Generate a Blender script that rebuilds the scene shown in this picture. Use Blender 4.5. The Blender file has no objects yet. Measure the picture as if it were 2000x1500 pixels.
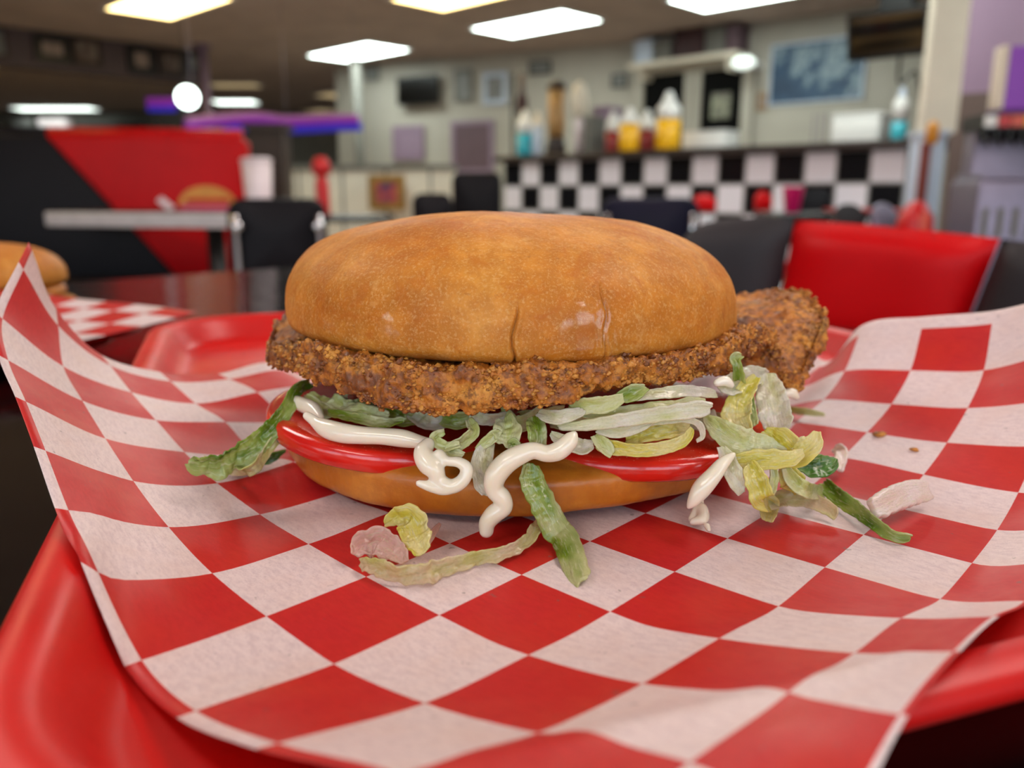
EXPOSURE = -0.05; WINDOW_W = 14.0
import bpy, bmesh, math, random
from math import sin, cos, pi, radians, sqrt, atan2, hypot
from mathutils import Vector, Matrix, noise
random.seed(7)
scene = bpy.context.scene
COL = scene.collection
# ---------------------------------------------------------------- camera model (pixels of the 2000x1500 frame -> points in the room)
F, PITCH, CZ = 1600.0, 0.228, 0.0834          # z = 0 is the paper on the tray while building; everything is lifted at the end
LIFT = 0.77
CP, SP = cos(PITCH), sin(PITCH)
def ray(px, py):
    a = (px - 1000) / F; b = (750 - py) / F
    return Vector((a, CP + b * SP, -SP + b * CP))
def at(px, py, Y):
    d = ray(px, py); return Vector((0, 0, CZ)) + d * (Y / d.y)
def onz(px, py, z):
    d = ray(px, py); return Vector((0, 0, CZ)) + d * ((z - CZ) / d.z)
def proj(p):
    x, y, z = p[0], p[1], p[2] - CZ
    d = y * CP - z * SP; u = y * SP + z * CP
    return (1000 + F * x / d, 750 - F * u / d)
E1 = Vector((.72, -.694, 0)).normalized(); E2 = Vector((-E1.y, E1.x, 0))
A1 = atan2(E1.y, E1.x); A2 = atan2(E2.y, E2.x)
def onplane(px, py, n, off):
    d = ray(px, py); o = Vector((0, 0, CZ))
    return o + d * ((off - o.dot(n)) / d.dot(n))
# ---------------------------------------------------------------- object helpers
def tag(o, label=None, cat=None, group=None, kind=None):
    if label: o['label'] = label
    if cat: o['category'] = cat
    if group: o['group'] = group
    if kind: o['kind'] = kind
    return o
def empty(name, label, cat, loc=(0, 0, 0), rz=0, group=None):
    o = bpy.data.objects.new(name, None); COL.objects.link(o)
    o.location = loc; o.rotation_euler = (0, 0, rz); o.empty_display_size = .05
    return tag(o, label, cat, group)
def link(name, me, mat=None, parent=None, loc=(0, 0, 0), rz=0, smooth=True):
    o = bpy.data.objects.new(name, me); COL.objects.link(o)
    if mat: me.materials.append(mat)
    if smooth:
        for p in me.polygons: p.use_smooth = True
    o.location = loc; o.rotation_euler = (0, 0, rz)
    if parent: o.parent = parent
    return o
class MB:
    def __init__(s): s.v = []; s.f = []
    def add(s, vs, fs):
        n = len(s.v); s.v += [tuple(v) for v in vs]; s.f += [tuple(n + i for i in f) for f in fs]; return s
    def box(s, x0, x1, y0, y1, z0, z1, M=None):
        vs = [Vector((x, y, z)) for x in (x0, x1) for y in (y0, y1) for z in (z0, z1)]
        if M: vs = [M @ v for v in vs]
        return s.add(vs, [(0, 1, 3, 2), (4, 6, 7, 5), (0, 4, 5, 1), (2, 3, 7, 6), (0, 2, 6, 4), (1, 5, 7, 3)])
    def tube(s, pts, r, n=10, cap=True):
        pts = [Vector(p) for p in pts]; rs = r if isinstance(r, (list, tuple)) else [r] * len(pts)
        rings = []; up = None
        for i, p in enumerate(pts):
            t = (pts[min(i + 1, len(pts) - 1)] - pts[max(i - 1, 0)]).normalized()
            if up is None: up = Vector((0, 0, 1)) if abs(t.z) < .9 else Vector((1, 0, 0))
            a = t.cross(up).normalized(); b = a.cross(t).normalized(); up = b
            rings.append([p + (a * cos(2 * pi * k / n) + b * sin(2 * pi * k / n)) * rs[i] for k in range(n)])
        vs = [v for R in rings for v in R]; fs = []
        for i in range(len(pts) - 1):
            for k in range(n): fs.append((i * n + k, i * n + (k + 1) % n, (i + 1) * n + (k + 1) % n, (i + 1) * n + k))
        if cap: fs += [tuple(range(n))[::-1], tuple((len(pts) - 1) * n + k for k in range(n))]
        return s.add(vs, fs)
    def lathe(s, prof, n=24, c=(0, 0, 0)):
        c = Vector(c); vs = []; fs = []
        for r, z in prof: vs += [c + Vector((r * cos(2 * pi * k / n), r * sin(2 * pi * k / n), z)) for k in range(n)]
        for i in range(len(prof) - 1):
            for k in range(n): fs.append((i * n + k, i * n + (k + 1) % n, (i + 1) * n + (k + 1) % n, (i + 1) * n + k))
        fs += [tuple(range(n))[::-1], tuple((len(prof) - 1) * n + k for k in range(n))]
        return s.add(vs, fs)
    def prism(s, poly, y0, y1):            # polygon in x,z extruded along y
        n = len(poly); vs = [(x, y0, z) for x, z in poly] + [(x, y1, z) for x, z in poly]
        return s.add(vs, [tuple(range(n)), tuple(range(2 * n - 1, n - 1, -1))] + [(i, i + n, (i + 1) % n + n, (i + 1) % n) for i in range(n)])
    def mesh(s, name):
        me = bpy.data.meshes.new(name); me.from_pydata(s.v, [], s.f); me.update()
        bm = bmesh.new(); bm.from_mesh(me); bmesh.ops.recalc_face_normals(bm, faces=bm.faces); bm.to_mesh(me); bm.free()
        return me
    def build(s, name, mat=None, parent=None, loc=(0, 0, 0), rz=0, smooth=False, bevel=0, seg=3):
        o = link(name, s.mesh(name), mat, parent, loc, rz, smooth)
        if bevel:
            m = o.modifiers.new('bevel', 'BEVEL'); m.width = bevel; m.segments = seg; m.limit_method = 'ANGLE'; m.angle_limit = radians(40)
            for p in o.data.polygons: p.use_smooth = True
        return o
def crom(P, n):
    P = [Vector(p) for p in P]; out = []
    Q = [P[0] * 2 - P[1]] + P + [P[-1] * 2 - P[-2]]
    for i in range(1, len(Q) - 2):
        a, b, c, d = Q[i - 1], Q[i], Q[i + 1], Q[i + 2]
        for k in range(n):
            t = k / n
            out.append(.5 * ((2 * b) + (c - a) * t + (2 * a - 5 * b + 4 * c - d) * t * t + (3 * b - a - 3 * c + d) * t ** 3))
    out.append(Q[-2].copy()); return out
def sstep(a, b, x):
    t = max(0, min(1, (x - a) / (b - a))); return t * t * (3 - 2 * t)
# ---------------------------------------------------------------- materials
def srgb(c):
    if isinstance(c, str): c = tuple(int(c[i:i + 2], 16) / 255 for i in (0, 2, 4))
    return tuple((x / 12.92 if x <= .04045 else ((x + .055) / 1.055) ** 2.4) for x in c) + (1,)
class NT:
    def __init__(s, name):
        s.m = bpy.data.materials.new(name); s.m.use_nodes = True; s.t = s.m.node_tree; s.n = s.t.nodes
        s.b = s.n['Principled BSDF']; s.out = s.n['Material Output']
        s.tc = s.n.new('ShaderNodeTexCoord')
    def new(s, kind, **kw):
        n = s.n.new(kind)
        for k, v in kw.items():
            if k in n.inputs: n.inputs[k].default_value = v
            else: setattr(n, k, v)
        return n
    def l(s, a, b): s.t.links.new(a, b)
    def noise(s, scale, detail=4, rough=.6, coord='Object', dist=0):
        n = s.new('ShaderNodeTexNoise'); n.inputs['Scale'].default_value = scale; n.inputs['Detail'].default_value = detail
        n.inputs['Roughness'].default_value = rough; n.inputs['Distortion'].default_value = dist
        s.l(s.tc.outputs[coord], n.inputs['Vector']); return n.outputs['Fac']
    def vor(s, scale, feature='F1', coord='Object'):
        n = s.new('ShaderNodeTexVoronoi'); n.feature = feature; n.inputs['Scale'].default_value = scale
        s.l(s.tc.outputs[coord], n.inputs['Vector']); return n.outputs['Distance']
    def ramp(s, fac, stops):
        r = s.new('ShaderNodeValToRGB'); e = r.color_ramp.elements
        while len(e) < len(stops): e.new(.5)
        for k, (p, c) in enumerate(stops):
            e[k].position = p; e[k].color = c if isinstance(c, tuple) and len(c) == 4 else (srgb(c) if isinstance(c, str) else (c, c, c, 1))
        s.l(fac, r.inputs['Fac']); return r.outputs['Color']
    def mix(s, fac, a, b, mode='MIX'):
        m = s.new('ShaderNodeMix'); m.data_type = 'RGBA'; m.blend_type = mode
        for sock, v in ((m.inputs[0], fac), (m.inputs[6], a), (m.inputs[7], b)):
            if hasattr(v, 'is_linked') or hasattr(v, 'links'): s.l(v, sock)
            elif isinstance(v, str): sock.default_value = srgb(v)
            else: sock.default_value = v
        return m.outputs[2]
    def math(s, op, a, b=None):
        m = s.new('ShaderNodeMath'); m.operation = op
        for k, v in enumerate((a, b)):
            if v is None: continue
            if hasattr(v, 'links'): s.l(v, m.inputs[k])
            else: m.inputs[k].default_value = v
        return m.outputs[0]
    def bump(s, h, strength=.3, dist=.001, prev=None):
        b = s.new('ShaderNodeBump'); b.inputs['Strength'].default_value = strength; b.inputs['Distance'].default_value = dist
        s.l(h, b.inputs['Height'])
        if prev is not None: s.l(prev, b.inputs['Normal'])
        s.l(b.outputs[0], s.b.inputs['Normal']); return b.outputs[0]
    def set(s, **kw):
        for k, v in kw.items():
            k = k.replace('_', ' ')
            i = s.b.inputs[k]
            if hasattr(v, 'links'): s.l(v, i)
            elif isinstance(v, str): i.default_value = srgb(v)
            else: i.default_value = v
        return s
def plain(name, col, rough=.5, metal=0, scale=30, var=.12, bump=.05, spec=.5, coat=0):
    t = NT(name); c = srgb(col)
    n = t.noise(scale, 3)
    d = tuple(max(0, x * (1 - var)) for x in c[:3]) + (1,); e = tuple(min(1, x * (1 + var)) for x in c[:3]) + (1,)
    t.set(Base_Color=t.ramp(n, [(.3, d), (.7, e)]), Roughness=rough, Metallic=metal, Specular_IOR_Level=spec, Coat_Weight=coat)
    if bump: t.bump(n, bump, .002)
    return t.m
def glow(name, col, strength):
    t = NT(name); t.set(Base_Color=col, Emission_Color=col, Emission_Strength=strength, Roughness=.6)
    n = t.noise(4, 1)
    t.l(t.ramp(n, [(0, tuple(x * .92 for x in srgb(col)[:3]) + (1,)), (1, srgb(col))]), t.b.inputs['Emission Color'])
    return t.m
M = {}
M['vinyl_red'] = plain('red_vinyl', 'c20008', .45, 0, 8, .08, .02, .18)
M['vinyl_black'] = plain('black_vinyl', '141116', .5, 0, 8, .1, .02, .15)
M['vinyl_navy'] = plain('navy_vinyl', '131126', .5, 0, 8, .1, .02, .15)
M['vinyl_grey'] = plain('grey_vinyl', '302d2f', .55, 0, 8, .1, .03, .2)
M['chrome'] = plain('chrome', 'd8d8dc', .12, 1, 20, .04, 0)
M['steel'] = plain('brushed_steel', '7d7484', .38, .7, 20, .06, .02)
M['black'] = plain('black_plastic', '0b0a0b', .4, 0, 20, .1, 0)
M['white'] = plain('white_plastic', 'e8e7e4', .4, 0, 20, .05, 0)
M['cream'] = plain('cream_paint', 'dfd4c2', .6, 0, 5, .06, .02)
M['wall'] = plain('pale_wall_paint', 'a9a398', .7, 0, 3, .06, .02)
M['wall_dim'] = plain('grey_wall_paint', '6c6a64', .7, 0, 3, .1, .02)
M['wall_brown'] = plain('brown_wall_panel', '695650', .6, 0, 3, .1, .02)
M['mauve'] = plain('wall_painted_mauve_glow', '9b7f98', .6, 0, 3, .06, .02)
M['wood'] = plain('warm_wood', 'a87f4c', .5, 0, 12, .2, .03)
M['dark_wood'] = plain('dark_wood', '2c1c17', .5, 0, 12, .2, .03)
M['gold'] = plain('gold_frame', '9a7336', .4, .3, 20, .15, 0)
M['teal'] = plain('teal_liquid', '2ba6b8', .25, 0, 20, .05, 0)
M['paleblue'] = plain('pale_blue_plastic', 'b9c4d6', .4, 0, 20, .05, 0)
M['yellow'] = plain('mustard_yellow', 'edb306', .35, 0, 20, .04, 0)
M['ketchup'] = plain('ketchup_red', '8c1414', .35, 0, 20, .05, 0)
M['red'] = plain('red_plastic', 'c4141a', .35, 0, 20, .05, 0)
M['pink'] = plain('pink_plastic', 'd01464', .35, 0, 20, .05, 0)
M['pinkwhite'] = plain('pinkish_white_foam', 'eadbdf', .5, 0, 20, .04, 0)
M['mauvebox'] = plain('mauve_card', '8a7488', .6, 0, 20, .08, 0)
M['greyart'] = plain('grey_print', '7a7a78', .6, 0, 9, .35, 0)
M['orange'] = plain('orange_plastic', 'd08a20', .4, 0, 20, .1, 0)
PAPER = [[-15687,26432,5962],[-15534,27743,3941],[-14635,29188,2243],[-13178,30811,1276],[-11485,32460,1013],[-9774,34119,1049],[-8263,35706,-23],[-6640,37403,632],[-4926,39112,345],[-3209,40841,373],[-1493,42573,404],[225,44305,405],[1943,46037,402],[-15292,24380,4699],[-14442,25793,2916],[-13092,27373,1697],[-11567,29015,852],[-9816,30668,897],[-8078,32354,742],[-6488,34025,-38],[-4907,35689,765],[-3196,37391,420],[-1478,39121,399],[239,40853,409],[1956,42586,405],[3675,44318,402],[-14085,22448,3797],[-12968,23954,2257],[-11536,25572,1175],[-9892,27237,663],[-8218,28929,206],[-6479,30607,90],[-4729,32306,38],[-3181,33976,909],[-1467,35670,540],[251,37399,452],[1968,39133,410],[3687,40867,384],[5406,42599,380],[-12621,20603,3079],[-11463,22133,1620],[-9965,23791,697],[-8319,25465,24],[-6543,27147,-10],[-4793,28836,187],[-3089,30546,519],[-1463,32264,1110],[260,33954,752],[1979,35683,592],[3698,37415,451],[5416,39149,347],[7136,40882,308],[-11176,18746,2346],[-9921,20317,1003],[-8363,22001,325],[-6643,23714,404],[-4982,25417,752],[-3272,27118,1028],[-1524,28815,1243],[239,30535,1338],[1965,32288,1260],[3686,34027,1122],[5408,35752,952],[7133,37467,749],[8865,39167,476],[-9742,16892,1561],[-8318,18536,462],[-6646,20259,102],[-4966,21996,10],[-3317,23772,24],[-1686,25557,10],[-45,27342,-14],[1627,29112,-49],[3390,30805,-39],[5188,32446,28],[6991,34086,130],[8789,35733,284],[10559,37405,510],[-8261,15061,791],[-6659,16773,113],[-4944,18511,18],[-3233,20273,138],[-1586,22056,-2],[55,23847,-3],[1692,25633,-4],[3337,27403,20],[4947,29090,757],[6631,30810,1127],[8313,32533,1473],[9979,34270,1833],[11633,36022,2209],[-6703,13309,99],[-4947,15014,-5],[-3241,16764,-81],[-1514,18552,2],[153,20351,-4],[1802,22154,0],[3447,23952,1],[5089,25746,-8],[6687,27579,-53],[8280,29423,-24],[9922,31227,186],[11586,33010,502],[13299,34700,1025],[-5037,11539,303],[-3220,13279,44],[-1468,15064,-84],[214,16863,-69],[1908,18671,4],[3560,20489,10],[5213,22304,0],[6862,24123,-3],[8491,25945,-39],[9999,27784,490],[11598,29575,873],[13030,31364,1584],[14217,33158,2703],[-3256,9951,893],[-1402,11656,359],[303,13435,134],[1999,15206,-65],[3663,17015,-109],[5324,18849,-18],[6985,20676,7],[8634,22506,11],[10282,24312,345],[11812,26177,606],[13382,27973,1124],[14817,29780,1925],[15923,31506,3232],[-1345,8483,1564],[364,10119,916],[2119,11855,595],[3814,13634,365],[5495,15413,26],[7130,17243,-79],[8775,19064,-70],[10411,20891,25],[12030,22723,330],[13617,24566,745],[15168,26375,1365],[16595,28166,2294],[17677,29886,3666],[489,6853,1909],[2151,8631,1638],[3944,10375,1339],[5639,12124,982],[7274,13911,622],[8948,15655,69],[10601,17451,13],[12230,19277,56],[13834,21127,384],[15364,22922,1141],[16751,24693,2144],[17981,26448,3334],[19149,28178,4603],[1767,5719,2091],[3391,7457,1579],[4983,9279,1821],[6650,11107,1612],[8324,12902,1193],[9994,14605,568],[11761,16355,616],[13388,18186,682],[15022,19985,834],[16308,21745,1936],[17583,23506,3045],[18908,25249,4122],[20173,26987,5277]]
# ---------------------------------------------------------------- checked paper sheet (curled at the edges)
G = [[Vector(PAPER[a * 13 + b]) * 1e-5 for b in range(13)] for a in range(13)]
TA = radians(19.3); TU = Vector((cos(TA), sin(TA), 0)); TV = Vector((-sin(TA), cos(TA), 0))
TU0, TU1, TV0, TV1 = -.041, .314, .079, .523
def tray_h(x, y):
    u = x * TU.x + y * TU.y; v = x * TV.x + y * TV.y
    d = min(u - TU0, TU1 - u, v - TV0, TV1 - v)
    return -.01 if d < 0 else (.0137 if d < .0095 else .0137 * max(0, (.0195 - d) / .010))
def gpt(a, b):
    a = max(-2, min(14, a)); b = max(-2, min(14, b))
    if a < 0: return gpt(0, b) * (1 - a) + gpt(1, b) * a
    if a > 12: return gpt(12, b) * (a - 11) - gpt(11, b) * (a - 12)
    if b < 0: return gpt(a, 0) * (1 - b) + gpt(a, 1) * b
    if b > 12: return gpt(a, 12) * (b - 11) - gpt(a, 11) * (b - 12)
    return G[a][b]
def cr(p0, p1, p2, p3, t):
    return .5 * ((2 * p1) + (p2 - p0) * t + (2 * p0 - 5 * p1 + 4 * p2 - p3) * t * t + (3 * p1 - p0 - 3 * p2 + p3) * t ** 3)
def paper_pt(i, j):
    a = i + 6; b = j + 1; ia = min(12, max(-1, math.floor(a))); ib = min(12, max(-1, math.floor(b))); ta = a - ia; tb = b - ib
    return cr(*[cr(*[gpt(ia + k, ib + m) for m in (-1, 0, 1, 2)], tb) for k in (-1, 0, 1, 2)], ta)
I0, I1, J0, J1, SUB = -6.45, 6.06, -1.12, 11.3, 9
NI = 116; NJ = 114
PV = []; PUV = []
for a in range(NI + 1):
    i = I0 + (I1 - I0) * a / NI
    for b in range(NJ + 1):
        j = J0 + (J1 - J0) * b / NJ
        p = paper_pt(i, j)
        p.z += .00035 * noise.noise(Vector((i * .9, j * .9, 3)))
        p.z = max(p.z, tray_h(p.x, p.y) + .0004, .0001)
        PV.append(p); PUV.append((i, j))
# smooth the heights a little so that the tray edge does not crease the sheet
for it in range(3):
    Z = [p.z for p in PV]
    for a in range(1, NI):
        for b in range(1, NJ):
            k = a * (NJ + 1) + b
            PV[k].z = max(.0001, .5 * Z[k] + .125 * (Z[k - 1] + Z[k + 1] + Z[k - NJ - 1] + Z[k + NJ + 1]))
PPROJ = [proj(p) for p in PV]
def onpaper(px, py, lift=0):
    best = min(range(len(PV)), key=lambda k: (PPROJ[k][0] - px) ** 2 + (PPROJ[k][1] - py) ** 2 + (1e9 if PV[k].z > .03 else 0))
    q = PV[best]; r = onz(px, py, q.z); r.z += lift; return r
t = NT('checked_paper')
uv = t.new('ShaderNodeUVMap'); sx = t.new('ShaderNodeSeparateXYZ'); t.l(uv.outputs[0], sx.inputs[0])
par = t.math('FLOORED_MODULO', t.math('ADD', t.math('FLOOR', sx.outputs[0]), t.math('FLOOR', sx.outputs[1])), 2)
par = t.math('MULTIPLY', par, t.math('LESS_THAN', sx.outputs[1], 11.0))
vm = t.new('ShaderNodeVectorMath'); vm.operation = 'MULTIPLY'; vm.inputs[1].default_value = (1, 1, 0); t.l(uv.outputs[0], vm.inputs[0])
def uvn(scale, detail, stretch=(1, 1, 1), rough=.6):
    mp = t.new('ShaderNodeMapping'); mp.inputs['Scale'].default_value = stretch; mp.inputs['Rotation'].default_value = (0, 0, .8); t.l(uv.outputs[0], mp.inputs[0])
    n = t.new('ShaderNodeTexNoise'); n.inputs['Scale'].default_value = scale; n.inputs['Detail'].default_value = detail; n.inputs['Roughness'].default_value = rough
    t.l(mp.outputs[0], n.inputs['Vector']); return n.outputs['Fac']
fib = uvn(7, 6, (1, 3, 1), .75); fine = uvn(40, 4); blot = uvn(1.3, 3)
spk = uvn(6.5, 2, (1, 1.4, 1), .5)
white = t.mix(t.ramp(fib, [(.36, 1.), (.56, 0.)]), 'f3e2e0', 'e0cdce')
white = t.mix(t.ramp(fine, [(.30, .5), (.46, 0.)]), white, 'c8b4b6')
white = t.mix(t.ramp(blot, [(.45, 0.), (.7, .45)]), white, 'ecd0c6')
red = t.mix(t.ramp(fib, [(.35, .9), (.6, 0.)]), 'd4282a', 'c61e22')
red = t.mix(t.ramp(blot, [(.4, 0.), (.7, .5)]), red, 'd83a28')
c = t.mix(par, white, red)
c = t.mix(t.ramp(spk, [(.25, .5), (.285, 0.)]), c, '7c6a66')
c = t.mix(t.ramp(spk, [(.775, 0.), (.80, .5)]), c, '8f5a3c')
t.set(Base_Color=c, Roughness=t.ramp(blot, [(.35, .5), (.65, .36)]), Specular_IOR_Level=.4)
t.bump(fib, .12, .0003)
# light passes through the sheet a little
tr = t.new('ShaderNodeBsdfTranslucent'); t.l(c, tr.inputs['Color']); mx = t.new('ShaderNodeMixShader'); mx.inputs[0].default_value = .18
t.l(t.b.outputs[0], mx.inputs[1]); t.l(tr.outputs[0], mx.inputs[2]); t.l(mx.outputs[0], t.out.inputs['Surface'])
M['paper'] = t.m
def sheet(name, PVs, PUVs, ni, nj, label, cat):
    me = bpy.data.meshes.new(name)
    me.from_pydata([tuple(p) for p in PVs], [], [(a * (nj + 1) + b, (a + 1) * (nj + 1) + b, (a + 1) * (nj + 1) + b + 1, a * (nj + 1) + b + 1) for a in range(ni) for b in range(nj)])
    u = me.uv_layers.new(name='UVMap')
    for l in me.loops: u.data[l.index].uv = PUVs[l.vertex_index]
    o = link(name, me, M['paper'])
    m = o.modifiers.new('thickness', 'SOLIDIFY'); m.thickness = .00012; m.offset = 1
    return tag(o, label, cat)
sheet('checked_paper', PV, PUV, NI, NJ, 'red and white checked paper sheet curling up under the chicken sandwich', 'paper liner')

# ---------------------------------------------------------------- red tray
def rrect(x0, x1, y0, y1, r, n=10):
    out = []
    for cx, cy, a0 in ((x1 - r, y1 - r, 0), (x0 + r, y1 - r, 90), (x0 + r, y0 + r, 180), (x1 - r, y0 + r, 270)):
        for k in range(n + 1):
            a = radians(a0 + 90 * k / n); out.append((cx + r * cos(a), cy + r * sin(a)))
    return out
def tray_mesh(w, h):
    """x 0..w, y 0..h; z 0 is the inside floor"""
    prof = [(.0006, .0098), (0, .0118), (.0004, .0142), (.0022, .0158), (.0052, .0163), (.0082, .0158), (.0104, .0140), (.0130, .0092), (.0152, .0048), (.0176, .0014), (.0206, .0000), (.0260, -.0002)]
    under = [(.0252, -.0030), (.0196, -.0028), (.0160, .0006), (.0120, .0086), (.0092, .0138), (.0050, .0142), (.0022, .0128), (.0016, .0098)]
    b = MB(); n = None; ks = prof[::-1]
    rings = [rrect(d, w - d, d, h - d, max(.052 - d, .01)) for d, z in (prof[::-1] + under[::-1])]
    zs = [z for d, z in prof[::-1] + under[::-1]]
    n = len(rings[0]); vs = [(x, y, z) for R, z in zip(rings, zs) for x, y in R]; fs = []
    zs = [z * .83 if z > 0 else z for z in zs]; vs = [(x, y, z) for R, z in zip(rings, zs) for x, y in R]
    for i in range(len(rings) - 1):
        for k in range(n): fs.append((i * n + k, i * n + (k + 1) % n, (i + 1) * n + (k + 1) % n, (i + 1) * n + k))
    fs.append(tuple(range(n))); fs.append(tuple((len(rings) - 1) * n + k for k in range(n))[::-1])
    b.add(vs, fs); return b
t = NT('tray_red'); n = t.noise(14, 3); s = t.noise(260, 2)
t.set(Base_Color=t.ramp(n, [(.3, 'bc0604'), (.7, 'd60c08')]), Roughness=t.ramp(t.noise(30, 4), [(.3, .36), (.7, .5)]))
t.bump(s, .12, .0003); M['tray'] = t.m
tr0 = TU * TU0 + TV * TV0
o = tray_mesh(TU1 - TU0, TV1 - TV0).build('serving_tray', M['tray'], loc=(tr0.x, tr0.y, -.0008), rz=TA, smooth=True)
tag(o, 'red plastic serving tray under the checked paper and chicken sandwich', 'tray')

# ---------------------------------------------------------------- sandwich
BC = Vector((0, .265, 0))
SW = empty('chicken_sandwich', 'fried chicken sandwich on a round bun with tomato, shredded lettuce and mayonnaise', 'sandwich', tuple(BC))
def sw(o):
    o.parent = SW; o.matrix_parent_inverse = Matrix.Translation(-BC); return o
t = NT('bun_crust')
n1 = t.noise(38, 5, .65); n2 = t.noise(160, 4, .6); n3 = t.noise(700, 2); v = t.vor(520)
c = t.ramp(n1, [(.30, 'a65a10'), (.44, 'c4761a'), (.58, 'd38a30'), (.74, 'da9840')])
c = t.mix(t.ramp(n2, [(.40, .55), (.6, 0.)]), c, 'b06a1c')
c = t.mix(t.ramp(t.noise(1300, 3, .7), [(.50, 0.), (.72, .45)]), c, 'e6bd80')
c = t.mix(t.ramp(t.noise(75, 5, .75, 'Object', 1.2), [(.36, .6), (.47, 0.)]), c, 'b8640e')
c = t.mix(t.ramp(t.noise(60, 4, .7, 'Object', 2.5), [(.58, 0.), (.68, .3)]), c, 'e4b068')
c = t.mix(t.ramp(t.noise(420, 1), [(.70, 0.), (.76, .3)]), c, '8f4c14')
t.set(Base_Color=c, Roughness=t.ramp(t.noise(26, 3), [(.38, .50), (.58, .66)]), Subsurface_Weight=.10, Subsurface_Scale=.003, Specular_IOR_Level=.3)
t.b.inputs['Subsurface Radius'].default_value = (1, .4, .15)
gm = None
for gp, gr in ((at(700, 620, .207), .0085), (at(655, 618, .212), .006), (at(1160, 640, .1965), .0085), (at(1120, 655, .196), .006), (at(760, 640, .202), .005)):
    vd = t.new('ShaderNodeVectorMath'); vd.operation = 'DISTANCE'; t.l(t.tc.outputs['Object'], vd.inputs[0]); vd.inputs[1].default_value = tuple(gp)
    q = t.math('SUBTRACT', 1.0, t.math('DIVIDE', vd.outputs['Value'], gr)); gm = q if gm is None else t.math('MAXIMUM', gm, q)
gm = t.math('ADD', t.math('MAXIMUM', gm, -.5), t.math('SUBTRACT', t.noise(300, 3), .5))
gm = t.ramp(gm, [(.15, 0.), (.35, 1.)])
t.l(t.math('ADD', t.math('MULTIPLY', gm, .95), .015), t.b.inputs['Coat Weight']); t.b.inputs['Coat Roughness'].default_value = .12
nb = t.bump(t.noise(520, 5, .75), .42, .0006)
nb = t.bump(t.noise(150, 4, .7, 'Object', .6), .25, .0010, nb)
t.bump(t.noise(60, 2), .25, .0016, nb); M['bun'] = t.m
t = NT('bun_crumb'); t.set(Base_Color=t.ramp(t.noise(300, 4), [(.3, 'd8b070'), (.7, 'f0d8a8')]), Roughness=.9); t.bump(t.noise(500, 4), .6, .001); M['crumb'] = t.m
CR = [(-90.2, .0485, .0082, 1.9, 1), (-71.0, .0495, .0120, .9, 2)]
def crack(th, z):
    g = 0
    for c0, zc, hh, dep, sd in CR:
        c = c0 + 1.1 * noise.noise(Vector((z * 190, sd * 7, 0))) + (z - .044) * 130 * (.6 if sd == 1 else -.15)
        d = abs(th - c) * .072 * pi / 180
        e = 1 - sstep(hh * .75, hh * 1.2, abs(z - zc))
        g += dep * e * (-.00075 * math.exp(-(d / .00032) ** 2) + .00022 * math.exp(-((d - .0009) / .0007) ** 2))
    return g
def bun(name, R, zeq, ztop, zbot, pt, pb, seed, cracks=False, tilt=0, dents=0, oval=(1, 1), flat=.88, mat='bun'):
    ths = []; a = -180.0
    while a < 180:
        ths.append(a)
        near = cracks and (abs(a + 90.5) < 4 or abs(a + 71) < 4)
        a += .15 if near else (.9 if -170 < a < -10 else 2.2)
    prof = []
    NP = 90 if cracks else 60
    for k in range(NP + 1):                     # from top centre to bottom centre
        s = k / NP
        if s < .62: ph = (s / .62) * pi / 2; q = 2 / pt; prof.append((R * sin(ph) ** q, zeq + (ztop - zeq) * cos(ph) ** q if ph < pi / 2 - 1e-6 else zeq))
        else: ph = (s - .62) / .38 * pi / 2; q = 2 / pb; prof.append((R * max(0, cos(ph)) ** q if ph < pi / 2 - 1e-6 else 0, zeq - (zeq - zbot) * sin(ph) ** q))
    prof[0] = (0, ztop); prof[-1] = (0, zbot)
    vs = []; n = len(ths)
    for r, z in prof:
        for th in ths:
            x = cos(radians(th)); y = sin(radians(th)); p = Vector((r * x * oval[0], r * y * oval[1], z))
            lo = noise.noise(Vector((p.x * 22, p.y * 22, p.z * 30 + seed)))
            mi = noise.noise(Vector((p.x * 90, p.y * 90, p.z * 90 + seed * 2)))
            fi = noise.fractal(Vector((p.x * 420, p.y * 420, p.z * 420)), 1, 2, 3)
            nrm = Vector((x * min(1, (r / R) ** 3), y * min(1, (r / R) ** 3), (z - zeq) / (ztop - zbot) * 2)); nrm.normalize()
            w = sstep(0, .3 * R, r)
            amp = .0016 * lo + .00035 * mi + .00010 * fi
            if cracks: amp += crack(th, z) * (1 if r > .4 * R else 0)
            p += nrm * amp * (1 if z > zeq else w)
            p.z += p.x * tilt
            vs.append(p + BC)
    fs = []
    for i in range(len(prof) - 1):
        for k in range(n): fs.append((i * n + k, (i + 1) * n + k, (i + 1) * n + (k + 1) % n, i * n + (k + 1) % n))
    b = MB(); b.v = [tuple(v) for v in vs]; b.f = fs
    me = b.mesh(name); bm = bmesh.new(); bm.from_mesh(me); bmesh.ops.remove_doubles(bm, verts=bm.verts, dist=1e-5); bm.to_mesh(me); bm.free()
    return sw(link(name, me, M[mat]))
bun('top_bun', .0712, .0485, .0778, .0404, 2.6, 4.2, 4.0, cracks=True, tilt=-.016)
t = NT('bun_base')
n1 = t.noise(40, 4); n2 = t.noise(260, 3)
sp = t.new('ShaderNodeSeparateXYZ'); t.l(t.tc.outputs['Object'], sp.inputs[0])
c = t.ramp(n1, [(.3, 'ac6018'), (.5, 'c4761e'), (.72, 'd68f38')])
c = t.mix(t.ramp(n2, [(.42, .35), (.6, 0.)]), c, 'a85c18')
t.set(Base_Color=c, Roughness=t.ramp(n1, [(.4, .36), (.6, .5)]), Subsurface_Weight=.12, Subsurface_Scale=.004, Coat_Weight=.1, Coat_Roughness=.25)
t.b.inputs['Subsurface Radius'].default_value = (1, .4, .15)
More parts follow.
